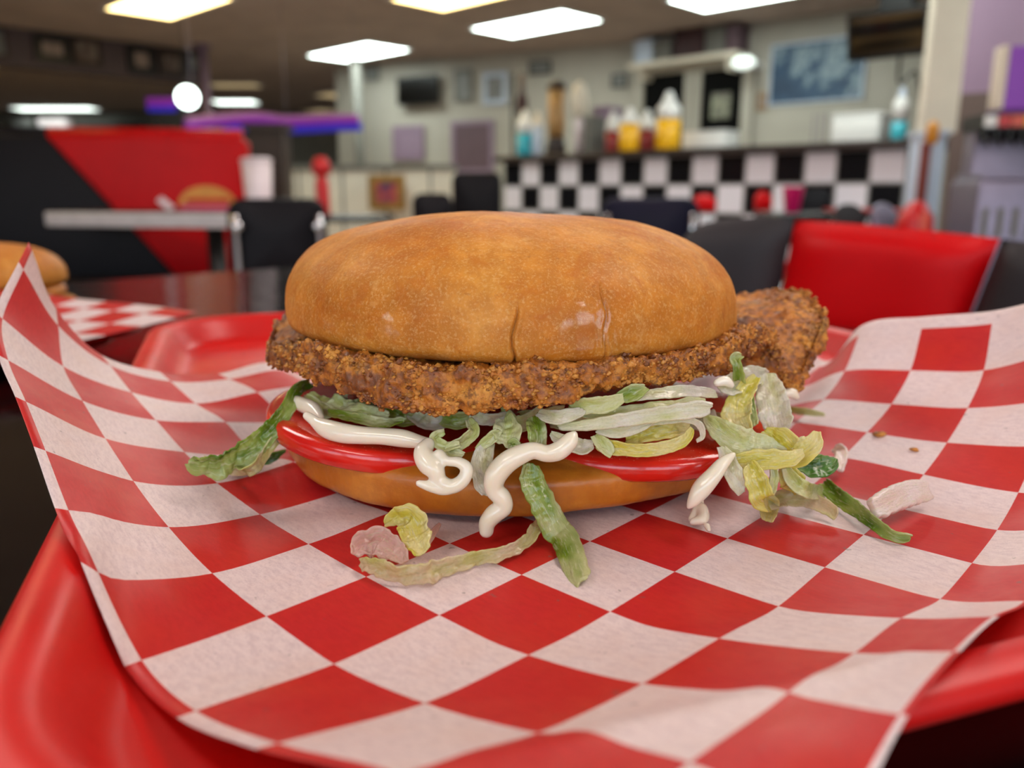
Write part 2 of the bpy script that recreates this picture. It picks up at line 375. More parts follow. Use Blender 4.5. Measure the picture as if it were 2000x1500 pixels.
nb = t.bump(t.noise(300, 5, .7), .3, .0006); t.bump(t.noise(70, 3), .5, .002, nb); M['bun_base'] = t.m
BC.x = .0018
bun('bottom_bun', .0735, .0092, .0172, .0004, 5.0, 4.6, 9.0, mat='bun_base')

BC.x = 0
# breaded cutlet: rim points (px, py of the middle of the edge, depth, half thickness in m)
RIM = [(527, 678, .250, .0035), (552, 696, .228, .0048), (610, 705, .212, .0058), (690, 735, .2005, .0062), (770, 755, .194, .0064), (850, 768, .191, .0068), (930, 762, .189, .0062),
       (1010, 752, .188, .0058), (1090, 755, .188, .0056), (1170, 735, .191, .0048), (1260, 728, .196, .0042), (1340, 716, .204, .0042), (1410, 698, .214, .0044), (1455, 672, .226, .0048), (1486, 658, .238, .0044),
       (1508, 664, .247, .0040), (1522, 712, .247, .0036), (1541, 742, .247, .0034), (1562, 748, .250, .0032), (1577, 712, .256, .0040), (1604, 655, .264, .0045), (1606, 628, .274, .0045), (1592, 604, .288, .004), (1566, 582, .300, .0035), (1530, 577, .312, .0035), (1480, 582, .322, .0035), (1432, 590, .330, .0035)]
RP = [(at(px, py, Y), h) for px, py, Y, h in RIM] + [(Vector((.055, .338, .038)), .005), (Vector((0, .343, .038)), .005), (Vector((-.05, .325, .038)), .005), (Vector((-.078, .29, .040)), .004)]
def cutlet():
    pts = [Vector((*p,)) for p, h in RP]; hs = [h for p, h in RP]
    n0 = len(pts); out = []
    for i in range(n0):
        a, b, c, d = [pts[(i + k) % n0] for k in (-1, 0, 1, 2)]; front = (b - c).length
        m = max(3, int(front / (.00042 if i < 26 else .002)))
        for k in range(m):
            tt = k / m; out.append((cr(a, b, c, d, tt), hs[i] * (1 - tt) + hs[(i + 1) % n0] * tt))
    C0 = Vector((.006, .270, .0362)); n = len(out)
    radial = [0, .2, .4, .55, .66, .74, .80, .84, .87, .895, .915, .93, .942, .953, .963, .972, .98, .986, .991, .995, .998]
    vs = []; rings = []
    def ringat(s, side, ph=None):
        R = []
        for p, h in out:
            z0 = C0.z + (p.z - C0.z) * s ** 3
            base = C0 + (p - C0) * s; base.z = z0
            hh = .0050 + (h - .0050) * s ** 4
            R.append((base, hh, side))
        return R
    allr = []
    for s in radial: allr.append([(b + Vector((0, 0, h * sqrt(max(0, 1 - max(0, (s - .9) / .105) ** 2)))), Vector((0, 0, 1)), 1) for b, h, _ in ringat(s, 1)])
    for k in range(-8, 9):                      # rounded outer edge
        ph = -k / 9 * pi / 2
        R = []
        for b, h, _ in ringat(1, 0):
            o = (b - C0); o.z = 0; o.normalize()
            R.append((b + o * cos(ph) * h * .35 + Vector((0, 0, sin(ph) * h * .95)), (o * cos(ph) + Vector((0, 0, sin(ph)))).normalized(), 1))
        allr.append(R)
    for s in radial[::-1]: allr.append([(b - Vector((0, 0, h * sqrt(max(0, 1 - max(0, (s - .9) / .105) ** 2)))), Vector((0, 0, -1)), 1) for b, h, _ in ringat(s, -1)])
    for R in allr:
        for p, nr, w in R:
            q = p * 1000
            lo = noise.noise(q * .09); mid = noise.noise(q * .28 + Vector((5, 0, 0))); 
            vd = noise.voronoi(q * .42)[0]; v1 = 1 - min(1, vd[0] * 1.3)
            vd2 = noise.voronoi(q * 1.0 + Vector((9, 3, 1)))[0]; v2 = 1 - min(1, vd2[0] * 1.4)
            msk = sstep(-.25, .25, noise.noise(q * .16 + Vector((0, 9, 0))))
            amp = .0014 * lo + .0013 * mid + .0016 * v1 * (.35 + .65 * msk) + .0007 * v2 * (.4 + .6 * msk) + .00035 * noise.noise(q * 2.3) - .0012
            vs.append(p + nr * amp)
    fs = []
    for i in range(len(allr) - 1):
        for k in range(n): fs.append((i * n + k, (i + 1) * n + k, (i + 1) * n + (k + 1) % n, i * n + (k + 1) % n))
    b = MB(); b.v = [tuple(v) for v in vs]; b.f = fs
    rr = random.Random(3); bm0 = bmesh.new(); bmesh.ops.create_icosphere(bm0, subdivisions=1, radius=1); iv = [v.co.copy() for v in bm0.verts]; jf = [tuple(v.index for v in f.verts) for f in bm0.faces]; bm0.free()
    nfront = int(n * .96)
    for q in range(15000):
        row = rr.choice(range(8, len(allr) - 17)); k = rr.randrange(nfront); p = vs[row * n + k]
        if noise.noise(p * 150) < .02 and rr.random() < .86: continue
        r = .00018 + .00062 * rr.random() ** 2.6
        ph = rr.random() * 9
        b.add([p + Vector((c.x * (1.1 + .6 * sin(ph + 3 * c.y)), c.y * (1 + .5 * sin(ph * 2 + 4 * c.z)), c.z * (.8 + .4 * sin(ph + 5 * c.x)))) * r for c in iv], jf)
    me = b.mesh('fried_cutlet'); bm = bmesh.new(); bm.from_mesh(me); bmesh.ops.remove_doubles(bm, verts=bm.verts, dist=1e-6); bm.to_mesh(me); bm.free()
    return me
t = NT('breading')
n1 = t.noise(95, 6, .7); n2 = t.noise(420, 5, .7); v = t.vor(520)
geo = t.new('ShaderNodeNewGeometry')
c = t.ramp(n1, [(.32, '431a05'), (.43, '83400e'), (.53, 'bb6f18'), (.68, 'dc9a3a')])
c = t.mix(t.ramp(n2, [(.40, .8), (.52, 0.)]), c, '5a280a')
c = t.mix(t.ramp(n2, [(.56, 0.), (.72, .7)]), c, 'c98a36')
c = t.mix(t.ramp(t.noise(55, 2), [(.60, 0.), (.72, .45)]), c, '98803e')
c = t.mix(t.ramp(geo.outputs['Random Per Island'], [(.0, 0.), (.5, .1), (1, .8)]), c, 'dc9c40')
c = t.mix(t.ramp(geo.outputs['Random Per Island'], [(.0, .75), (.3, .1), (.35, 0.)]), c, '5a2808')
t.set(Base_Color=c, Roughness=t.ramp(n1, [(.4, .34), (.6, .6)]), Subsurface_Weight=.03, Subsurface_Scale=.001, Specular_IOR_Level=.6)
nb = t.bump(t.noise(1500, 4, .7), .5, .0005); t.bump(v, .5, .0008, nb); M['breading'] = t.m
sw(link('fried_cutlet', cutlet(), M['breading']))
# meat showing at the torn right end
# ---- tomato
t = NT('tomato_flesh'); n = t.noise(60, 3)
c = t.ramp(n, [(.3, 'c4200f'), (.55, 'd8341f'), (.75, 'e5553a')]); c = t.mix(t.ramp(t.vor(900), [(.08, .5), (.2, 0.)]), c, 'e89a7c')
t.set(Base_Color=c, Roughness=.16, Subsurface_Weight=.25, Subsurface_Scale=.003, Coat_Weight=.4, Coat_Roughness=.06); t.b.inputs['Subsurface Radius'].default_value = (1, .25, .15)
t.bump(t.noise(500, 3), .25, .0004); M['tomato'] = t.m
t = NT('tomato_skin'); t.set(Base_Color=t.ramp(t.noise(50, 3), [(.3, 'c4120e'), (.7, 'df2c1a')]), Roughness=.22, Coat_Weight=.4, Coat_Roughness=.08, Subsurface_Weight=.1, Subsurface_Scale=.003); t.bump(t.noise(160, 3), .25, .0006); M['tomato_skin'] = t.m
def tomato(cx, cy, R, z0, z1, tx, ty, seed, label=None):
    n = 120; prof = [(0, z1), (.5, z1), (.8, z1), (.93, z1 - .0001), (.97, z1 - .0006), (.995, z1 - .0016), (1.0, (z0 + z1) / 2), (.985, z0 + .0014), (.95, z0 + .0004), (.8, z0), (0, z0)]
    b = MB(); vs = []; fs = []
    for r, z in prof:
        for k in range(n):
            a = 2 * pi * k / n; rr = R * r * (1 + .02 * noise.noise(Vector((cos(a) * 1.5, sin(a) * 1.5, seed))))
            x, y = rr * cos(a), rr * sin(a); vs.append((cx + x, cy + y, z + x * tx + y * ty + .0003 * noise.noise(Vector((x * 60, y * 60, seed)))))
    for i in range(len(prof) - 1):
        for k in range(n): fs.append((i * n + k, (i + 1) * n + k, (i + 1) * n + (k + 1) % n, i * n + (k + 1) % n))
    b.add(vs, fs); me = b.mesh('tomato_slice'); o = link('tomato_slice', me, M['tomato']); me.materials.append(M['tomato_skin'])
    for p in me.polygons:
        q = p.index // n
        if 3 < q < 8: p.material_index = 1
    return sw(o)
tomato(-.0335, .2375, .0385, .0138, .0212, -.085, .04, 1)
tomato(.0365, .2370, .0405, .0124, .0194, .02, .03, 5)
tomato(0, .295, .036, .0150, .0205, 0, 0, 8)
# ---- lettuce
def lettuce_mat(name, stops, rough=.24, sss=.25, trans=.3, edge='dfdfae'):
    t = NT(name)
    at_ = t.new('ShaderNodeUVMap'); at_.uv_map = 'UVMap'
    lr = t.new('ShaderNodeUVMap'); lr.uv_map = 'strip'; sx = t.new('ShaderNodeSeparateXYZ'); t.l(lr.outputs[0], sx.inputs[0])
    def un(sc, stretch, det=3):
        mp = t.new('ShaderNodeMapping'); mp.inputs['Scale'].default_value = stretch; t.l(at_.outputs[0], mp.inputs[0])
        n = t.new('ShaderNodeTexNoise'); n.inputs['Scale'].default_value = sc; n.inputs['Detail'].default_value = det; t.l(mp.outputs[0], n.inputs['Vector']); return n.outputs['Fac']
    vein = un(1.6, (1.6, 9, 1), 4); big = un(.9, (1, 2.5, 1), 2); cells = un(14, (1, 1.6, 1), 2)
    c = t.ramp(big, stops)
    # pale midrib side and pale far end
    w = t.math('ADD', t.math('MULTIPLY', sx.outputs[1], .55), t.math('ADD', t.math('MULTIPLY', sx.outputs[0], .45), t.math('SUBTRACT', big, .5)))
    c = t.mix(t.ramp(w, [(.42, 0.), (.85, .75)]), c, edge)
    c = t.mix(t.ramp(vein, [(.55, 0.), (.64, .4)]), c, 'e6e6c0')
    c = t.mix(t.ramp(cells, [(.35, .15), (.5, 0.)]), c, '9aa850')
    t.set(Base_Color=c, Roughness=rough, Subsurface_Weight=sss, Subsurface_Scale=.002, Coat_Weight=.6, Coat_Roughness=.08)
    t.b.inputs['Subsurface Radius'].default_value = (.8, 1, .4)
    nb = t.bump(vein, .6, .0008); t.bump(cells, .35, .0004, nb)
    tr = t.new('ShaderNodeBsdfTranslucent'); t.l(c, tr.inputs['Color']); mx = t.new('ShaderNodeMixShader'); mx.inputs[0].default_value = trans
    t.l(t.b.outputs[0], mx.inputs[1]); t.l(tr.outputs[0], mx.inputs[2]); t.l(mx.outputs[0], t.out.inputs['Surface'])
    M[name] = t.m
lettuce_mat('lettuce_green', [(.32, '6d8e16'), (.5, '93a93a'), (.68, 'bcc676')])
lettuce_mat('lettuce_leaf', [(.34, '47750c'), (.5, '6f941c'), (.68, 'a2b64e')], edge='c0cc80')
lettuce_mat('lettuce_dark', [(.32, '235814'), (.55, '3f7a22'), (.7, '7aa548')], edge='7fa850')
lettuce_mat('lettuce_pale', [(.3, 'b9c462'), (.5, 'd3d890'), (.7, 'e4e4b8')])
lettuce_mat('lettuce_yellow', [(.3, 'd2c63c'), (.5, 'e0d55c'), (.7, 'e9dd90')], edge='efe4a4')
lettuce_mat('lettuce_white', [(.3, 'd8da9c'), (.5, 'e8e6c2'), (.7, 'f2eedb')], .2, .3, .35, 'e8e4d4')
lettuce_mat('lettuce_rib', [(.3, 'ecd2c4'), (.5, 'f3e2d6'), (.7, 'f8efe8')], .2, .3, .3, 'f8efe8')
lettuce_mat('lettuce_wilted', [(.3, 'd0cf78'), (.5, 'dfd9a0'), (.7, 'ead9b8')], .2, .2, .45, 'e8cfae')
lettuce_mat('lettuce_pink', [(.3, 'dfae9e'), (.5, 'e8c2b4'), (.7, 'f0d6ca')], .18, .2, .5, 'e9c8bc')
def P3(s):
    px, py, q = s[:3]
    return at(px, py, q) if q > .15 else onpaper(px, py, q)
def ribbon(pts, w, mat, tau=0, ruf=.12, curl=.25, th=.0005, seed=None, name='lettuce_shred', parent=True, taper=.8, nw=11, jag=1.0):
    """pts: (px, py, depth or height over the paper [, width px]); w: width in px; tau: turn of the strip about its length"""
    if seed is None: seed = random.random() * 50
    P = [P3(s) for s in pts]; wd = [(s[3] if len(s) > 3 else w) for s in pts]
    SB = 14
    C = crom(P, SB); W = crom([Vector((x, 0, 0)) for x in wd], SB); n = len(C)
    taus = tau if isinstance(tau, (list, tuple)) else [tau] * len(pts); TT = crom([Vector((x, 0, 0)) for x in taus], SB)
    vs = []; uvs = []; lrs = []; L = 0; Ls = [0]
    for i in range(1, n): Ls.append(Ls[-1] + (C[i] - C[i - 1]).length)
    TL = Ls[-1]
    for i, p in enumerate(C):
        L = Ls[i]
        t = (C[min(i + 1, n - 1)] - C[max(i - 1, 0)]).normalized()
        view = (p - Vector((0, 0, CZ))).normalized()
        per = t.cross(view)
        if per.length < .2: per = Vector((1, 0, 0)).cross(t) + per
        per.normalize(); nv = per.cross(t).normalized()
        tw = radians(TT[i].x) + .35 * noise.noise(Vector((L * 90, seed, 0)))
        S = per * cos(tw) + nv * sin(tw); N = t.cross(S).normalized()
        half = W[i].x * (p - Vector((0, 0, CZ))).dot(Vector((0, CP, -SP))) / F / 2
        dd = min(L, TL - L) / (half * 1.1 + 1e-6)
        e = min(1, taper + (1 - taper) * dd)
        endw = max(0, 1 - dd * 1.6)
        for k in range(nw):
            u = -1 + 2 * k / (nw - 1)
            ru = noise.noise(Vector((L * 300, u * .9 + seed, 2))) * ruf * 2.6 * abs(u) + noise.noise(Vector((L * 800, u * 2 + seed, 7))) * ruf * 1.0 + (noise.noise(Vector((L * 160, seed + 31, u * .6))) * ruf * 1.6)
            ed = 1 + jag * (.16 * noise.noise(Vector((L * 500, seed + (5 if u > 0 else 9), 0))) + .07 * noise.noise(Vector((L * 1700, seed + (15 if u > 0 else 19), 0))))
            # ragged, cut ends
            sl = t * endw * half * (.35 * noise.noise(Vector((u * 2.2 + seed, 3 if L < TL / 2 else 8, 1))) + (.25 if L > TL / 2 else -.25) * u * (1 if int(seed) % 2 else -1))
            vs.append(p + S * half * u * e * ed + N * half * (curl * (u * u - .4) + ru) + sl); uvs.append((L * 100, u * half * 100)); lrs.append((L / TL, (u + 1) / 2))
    fs = [(i * nw + k, (i + 1) * nw + k, (i + 1) * nw + k + 1, i * nw + k + 1) for i in range(n - 1) for k in range(nw - 1)]
    me = bpy.data.meshes.new(name); me.from_pydata([tuple(v) for v in vs], [], fs)
    ul = me.uv_layers.new(name='UVMap'); u2 = me.uv_layers.new(name='strip')
    for l in me.loops: ul.data[l.index].uv = uvs[l.vertex_index]; u2.data[l.index].uv = lrs[l.vertex_index]
    o = link(name, me, M[mat])
    m = o.modifiers.new('thickness', 'SOLIDIFY'); m.thickness = th; m.offset = 0
    m = o.modifiers.new('smooth', 'SUBSURF'); m.levels = 1; m.render_levels = 1
    if parent: sw(o)
    return o
L = ribbon
# long green strand on the left, lying on the paper
L([(607, 748, .236, 22), (580, 762, .226, 26), (560, 800, .219, 30), (532, 838, .214, 38), (500, 868, .2115, 46), (468, 890, .209, 55), (430, 905, .206, 62), (392, 905, .204, 58), (372, 898, .203, 34)], 40, 'lettuce_leaf', [20, 20, 10, 0, 10, 30, 40, 40, 30], .22, .35, seed=3)
L([(560, 812, .220, 14), (540, 850, .216, 26), (512, 890, .2115, 34), (486, 918, .207, 36), (440, 932, .0035, 30), (402, 922, .004, 18)], 30, 'lettuce_pale', [40, 40, 60, 60, 50, 40], .15, .3, seed=8)
L([(560, 905, .004, 6), (520, 915, .003, 26), (470, 925, .003, 30), (430, 930, .003, 22)], 20, 'lettuce_dark', 30, .2, seed=12)
# hanging front strip
L([(1036, 905, .1885, 44), (1042, 945, .187, 50), (1062, 985, .1855, 54), (1085, 1030, .1840, 56), (1105, 1080, .003, 56), (1128, 1130, .0012, 50), (1136, 1146, .001, 38)], 50, 'lettuce_green', [0, 5, 10, 5, 0, 0, 0], .09, -.25, seed=22, taper=.7)
# centre, under the cutlet
L([(955, 865, .193, 30), (942, 900, .190, 44), (945, 935, .188, 46), (955, 968, .187, 34)], 44, 'lettuce_white', 10, .12, .2, seed=31)
L([(985, 815, .196, 40), (990, 845, .192, 60), (985, 872, .191, 46)], 50, 'lettuce_pale', 0, .22, .3, seed=33)
L([(1040, 812, .196, 30), (1048, 840, .192, 40), (1052, 875, .190, 34)], 40, 'lettuce_green', 0, .2, .3, seed=35)
L([(915, 818, .196, 18), (925, 842, .193, 26), (905, 862, .191, 28), (880, 880, .190, 26), (905, 890, .189, 18)], 26, 'lettuce_pale', 20, .25, .35, seed=37)
L([(868, 842, .193, 14), (848, 856, .191, 22), (870, 872, .190, 22), (900, 868, .189, 16)], 20, 'lettuce_pale', 20, .25, .3, seed=38)
L([(1000, 880, .190, 14), (1004, 868, .190, 26), (992, 872, .191, 18)], 22, 'lettuce_green', 0, .2, seed=39)
L([(930, 880, .192, 14), (960, 855, .192, 24), (975, 840, .192, 18)], 22, 'lettuce_pale', 0, .2, seed=40)
L([(640, 805, .218, 14), (690, 815, .212, 22), (740, 825, .208, 24), (790, 822, .205, 16)], 22, 'lettuce_green', 30, .2, seed=41)
L([(600, 770, .230, 20), (640, 790, .224, 30), (700, 800, .214, 28), (760, 812, .209, 20)], 26, 'lettuce_pale', 30, .25, seed=42)
# white and pale slivers across the middle right
L([(1050, 806, .194, 18), (1085, 815, .190, 30), (1130, 806, .189, 22), (1140, 800, .189, 10)], 26, 'lettuce_white', 10, .1, seed=44)
L([(1118, 800, .191, 34), (1150, 792, .189, 34), (1185, 790, .189, 34), (1218, 776, .190, 20)], 34, 'lettuce_pale', 0, .08, .2, seed=45)
L([(1200, 780, .192, 16), (1235, 768, .192, 34), (1262, 756, .193, 20)], 30, 'lettuce_green', 10, .25, .3, seed=46)
L([(1090, 834, .1905, 14), (1150, 830, .1880, 22), (1230, 818, .1870, 28), (1310, 806, .1875, 32), (1390, 796, .189, 36)], 28, 'lettuce_white', [0, 0, 0, 0, 0], .05, .25, th=.0009, seed=47, taper=.5)
L([(1240, 776, .194, 18), (1290, 768, .196, 26), (1350, 764, .200, 24), (1400, 770, .204, 18)], 22, 'lettuce_white', 20, .15, seed=48)
L([(1075, 846, .192, 12), (1100, 862, .190, 30), (1135, 872, .190, 34), (1160, 868, .190, 20)], 30, 'lettuce_white', 10, .12, seed=49)
L([(1165, 840, .1895, 12), (1200, 846, .1885, 20), (1240, 838, .1880, 20), (1275, 822, .188, 12), (1290, 800, .188, 8)], 18, 'lettuce_white', 0, .08, seed=50)
L([(1240, 832, .189, 8), (1290, 824, .1885, 12), (1340, 820, .189, 12), (1366, 830, .190, 14), (1372, 852, .191, 10), (1360, 862, .191, 7)], 12, 'lettuce_white', 0, .06, seed=51)
L([(1222, 862, .192, 22), (1260, 848, .192, 34), (1310, 840, .193, 34), (1350, 836, .195, 28)], 32, 'lettuce_yellow', 10, .25, .4, seed=52)
L([(1164, 866, .1895, 30), (1200, 874, .1880, 28), (1250, 880, .1872, 26), (1300, 874, .1875, 26), (1338, 858, .189, 22), (1352, 836, .191, 12)], 26, 'lettuce_yellow', [0, 0, 0, 0, 0, 0], .2, .35, seed=53)
L([(1160, 850, .190, 18), (1180, 870, .188, 30), (1196, 888, .187, 22)], 28, 'lettuce_pale', 0, .2, seed=54)
L([(1110, 800, .193, 14), (1190, 812, .192, 34), (1290, 800, .193, 40), (1380, 790, .198, 34)], 36, 'lettuce_pale', 30, .2, seed=55)
# right heap
L([(1445, 745, .213, 26), (1440, 715, .211, 18), (1436, 700, .212, 22), (1450, 694, .213, 12)], 20, 'lettuce_green', 0, .25, .5, seed=60)
L([(1405, 760, .209, 24), (1430, 752, .212, 44), (1470, 735, .220, 46), (1500, 735, .228, 26)], 44, 'lettuce_white', 15, .15, seed=61)
L([(1498, 728, .226, 40), (1505, 770, .220, 58), (1515, 815, .214, 64), (1525, 850, .210, 50)], 60, 'lettuce_white', 8, .14, .25, seed=62)
L([(1478, 735, .216, 18), (1448, 775, .210, 44), (1440, 812, .206, 58), (1452, 842, .203, 46)], 52, 'lettuce_yellow', -10, .28, .4, seed=63)
L([(1462, 760, .214, 14), (1462, 800, .209, 30), (1470, 835, .205, 28)], 26, 'lettuce_green', 0, .25, seed=64)
L([(1375, 812, .203, 14), (1405, 838, .200, 44), (1450, 866, .198, 62), (1500, 880, .197, 56), (1530, 888, .197, 30)], 56, 'lettuce_pale', [0, 5, 10, 15, 10], .15, .2, seed=65)
L([(1490, 842, .201, 24), (1520, 862, .198, 62), (1548, 885, .1965, 62), (1585, 868, .1965, 44), (1596, 842, .198, 16)], 56, 'lettuce_yellow', [0, 0, 0, 10, 10], .15, .35, seed=66)
L([(1440, 905, .1955, 44), (1490, 898, .194, 42), (1540, 896, .193, 34), (1570, 882, .194, 18)], 40, 'lettuce_yellow', 10, .1, .3, seed=67)
L([(1408, 872, .1965, 20), (1425, 905, .1945, 34), (1438, 940, .1925, 34), (1448, 965, .192, 18)], 30, 'lettuce_white', 5, .12, seed=68)
L([(1462, 905, .1935, 34), (1478, 940, .1905, 44), (1490, 975, .189, 48), (1500, 1010, .004, 40), (1497, 1032, .002, 30)], 44, 'lettuce_yellow', [0, 0, 5, 10, 0], .1, .3, seed=69, taper=.7)
L([(1500, 1015, .004, 26), (1530, 1000, .004, 34), (1575, 1004, .004, 34), (1615, 1015, .003, 30), (1632, 1024, .002, 18)], 32, 'lettuce_wilted', [0, 10, 10, 10, 0], .12, .3, seed=70)
L([(1510, 905, .196, 12), (1512, 935, .195, 18), (1506, 965, .193, 16)], 16, 'lettuce_pale', 0, .1, seed=71)
L([(1535, 915, .197, 22), (1550, 940, .197, 30), (1578, 958, .197, 32), (1608, 975, .002, 26)], 28, 'lettuce_pale', 5, .1, .3, seed=72)
L([(1530, 905, .199, 30), (1545, 940, .2, 50), (1530, 970, .004, 30)], 40, 'lettuce_yellow', 20, .15, seed=73)
L([(1560, 910, .205, 20), (1592, 912, .206, 46), (1622, 905, .207, 36), (1632, 895, .208, 10)], 40, 'lettuce_dark', 0, .12, .3, seed=74)
L([(1605, 968, .004, 26), (1630, 988, .003, 34), (1665, 1012, .003, 32), (1700, 1040, .003, 26), (1740, 1060, .002, 24), (1778, 1066, .002, 18)], 30, 'lettuce_leaf', [0, 10, 0, -10, -20, -10], .14, .35, seed=75)
# filler strands behind, filling the gap between cutlet and tomato
for k in range(16):
    x = 640 + k * 52 + random.uniform(-14, 14); Y = .205 + .004 * abs((x - 1000) / 100) ** 1.1
    y0 = 812 if x > 760 else 790
    pts = [(x - 40, y0 + random.uniform(-12, 6), Y + .004), (x, y0 + random.uniform(0, 18), Y), (x + 45, y0 + random.uniform(-12, 8), Y + .002)]
    L(pts, random.uniform(24, 40), random.choice(['lettuce_pale', 'lettuce_green', 'lettuce_pale', 'lettuce_white']), random.uniform(-20, 30), .25, .35)
# ---- mayonnaise
t = NT('mayonnaise'); t.set(Base_Color=t.ramp(t.noise(80, 2), [(.3, 'e6dcc2'), (.7, 'eee6d2')]), Roughness=.2, Subsurface_Weight=.4, Subsurface_Scale=.003, Coat_Weight=.4, Coat_Roughness=.06)
t.b.inputs['Subsurface Radius'].default_value = (1, .8, .5); t.bump(t.noise(180, 2), .15, .0006); M['mayo'] = t.m
def mayo(paths, name='mayonnaise', parent=True):
    b = MB()
    for pts in paths:
        P = [P3(s) for s in pts]; C = crom(P, 9); R = crom([Vector((s[3], 0, 0)) for s in pts], 9)
        for p, r in zip(C, R):
            rad = r.x * (p - Vector((0, 0, CZ))).dot(Vector((0, CP, -SP))) / F
            n, m = 14, 9; vs = []; fs = []
            for i in range(m):
                a = pi * (i + .5) / m
                for k in range(n): vs.append(p + Vector((sin(a) * cos(2 * pi * k / n), sin(a) * sin(2 * pi * k / n), cos(a))) * rad)
            for i in range(m - 1):
                for k in range(n): fs.append((i * n + k, i * n + (k + 1) % n, (i + 1) * n + (k + 1) % n, (i + 1) * n + k))
            fs += [tuple(range(n))[::-1], tuple((m - 1) * n + k for k in range(n))]; b.add(vs, fs)
    o = link(name, b.mesh(name), M['mayo'])
    m = o.modifiers.new('merge', 'REMESH'); m.mode = 'VOXEL'; m.voxel_size = .00035; m.use_smooth_shade = True
    m = o.modifiers.new('soften', 'SMOOTH'); m.iterations = 5; m.factor = .5
    if parent: sw(o)
    return o
mayo([[(618, 826, .2065, 12), (640, 838, .2040, 19), (670, 846, .2015, 20), (705, 850, .1995, 18), (745, 852, .1985, 17), (785, 856, .1975, 18), (815, 862, .196, 14), (840, 866, .194, 10)],
      [(600, 812, .2085, 9), (622, 828, .206, 12)]])
mayo([[(836, 868, .1900, 14), (826, 885, .1880, 19), (836, 905, .1865, 22), (850, 918, .1855, 19), (858, 938, .1850, 15), (882, 950, .1845, 15), (904, 938, .1845, 14), (912, 916, .1850, 13), (896, 903, .1855, 11), (872, 900, .1860, 10), (858, 888, .187, 12)],
      [(818, 944, .1845, 7), (840, 950, .1843, 11), (866, 956, .1843, 12), (890, 950, .1843, 13)]])
mayo([[(1122, 848, .1860, 7), (1112, 862, .1855, 17), (1092, 880, .1850, 19), (1068, 886, .1850, 17), (1042, 880, .1850, 17), (1016, 888, .1848, 20), (988, 905, .1845, 22), (968, 930, .1842, 22), (965, 955, .1842, 19), (980, 972, .1842, 19), (984, 990, .1842, 18), (966, 1003, .1842, 19), (952, 1020, .1842, 17), (950, 1036, .1842, 15)]])
mayo([[(1432, 888, .1925, 6), (1412, 905, .1915, 13), (1392, 930, .1905, 17), (1370, 955, .1900, 19), (1354, 978, .1895, 12), (1345, 990, .1895, 5)]])
mayo([[(572, 782, .2255, 12), (590, 790, .222, 15), (612, 800, .217, 15), (625, 815, .212, 9)]])
mayo([[(1400, 748, .206, 8), (1416, 744, .207, 11), (1428, 752, .207, 7)]])
mayo([[(1530, 770, .246, 8), (1546, 768, .247, 11), (1556, 776, .247, 6)]])

# ---------------------------------------------------------------- loose pieces on the paper
def loose(o, name, label, cat, group=None):
    o.name = name; return tag(o, label, cat, group)
o = L([(1058, 1046, .0045, 26), (1030, 1078, .003, 24), (985, 1100, .0025, 26), (930, 1110, .0025, 30), (880, 1125, .0025, 36), (830, 1140, .0025, 42), (780, 1146, .003, 36), (735, 1132, .003, 34), (705, 1115, .002, 20)], 32, 'lettuce_wilted', [-30, -10, 0, 5, 15, 5, 15, 0, 0], .28, .3, seed=80, parent=False, jag=2.2)
loose(o, 'lettuce_shred', 'long pale wilted lettuce shred lying on paper in front of the sandwich', 'lettuce')
o = L([(694, 1108, .003, 20), (710, 1098, .004, 56), (740, 1098, .005, 62), (772, 1110, .004, 48), (792, 1122, .003, 22)], 56, 'lettuce_pink', 10, .2, .2, seed=81, parent=False, jag=2)
loose(o, 'lettuce_piece', 'translucent pinkish scrap of lettuce at left end of long pale shred', 'lettuce')
o = L([(752, 1070, .006, 14), (776, 1068, .0075, 38), (800, 1074, .008, 56), (815, 1092, .0055, 60), (826, 1112, .004, 40)], 40, 'lettuce_yellow', [30, 10, 0, 0, 0], .25, .4, seed=82, parent=False, jag=2)
loose(o, 'lettuce_curl', 'curled yellow-green lettuce bit sitting on the long pale shred', 'lettuce')
o = L([(828, 1096, .003, 14), (842, 1078, .004, 16), (860, 1052, .004, 8)], 14, 'lettuce_pink', 0, .05, .2, seed=83, parent=False)
loose(o, 'lettuce_sliver', 'small pointed pinkish lettuce sliver beside the yellow-green curl', 'lettuce')
o = L([(1700, 1032, .005, 44), (1735, 1020, .006, 50), (1770, 1005, .006, 50), (1808, 992, .005, 44)], 48, 'lettuce_rib', [0, 0, 0, 0], .03, .12, th=.0022, seed=84, parent=False, taper=.85)
loose(o, 'lettuce_rib', 'thick pinkish-white lettuce rib piece right of the sandwich on green strand', 'lettuce')
o = L([(1628, 900, .004, 22), (1640, 915, .005, 26), (1636, 938, .003, 20)], 22, 'lettuce_rib', 10, .15, .2, th=.001, seed=85, parent=False)
loose(o, 'lettuce_scrap', 'small peach-coloured scrap beside the dark green leaf', 'lettuce')
o = L([(1535, 815, .003, 12), (1570, 820, .003, 14), (1610, 826, .003, 8)], 12, 'lettuce_pale', 0, .1, seed=86, parent=False)
loose(o, 'lettuce_strip', 'thin pale lettuce strip on the paper behind the right heap', 'lettuce')
o = mayo([[(1352, 1028, .002, 9), (1366, 1022, .004, 13), (1372, 1034, .003, 12), (1352, 1034, .002, 7)], [(1366, 1015, .005, 8), (1362, 1010, .006, 3)], [(1380, 1042, .002, 7), (1384, 1046, .0015, 5)]], 'mayonnaise_drop', False)
tag(o, 'small white dollop of mayonnaise on a red square in front of sandwich', 'mayonnaise')
CRUMB = [(1718, 851, 9, 'orange-brown crumb on square border right of the yellow lettuce'), (1786, 881, 6, 'small tan crumb on a white square at far right')]
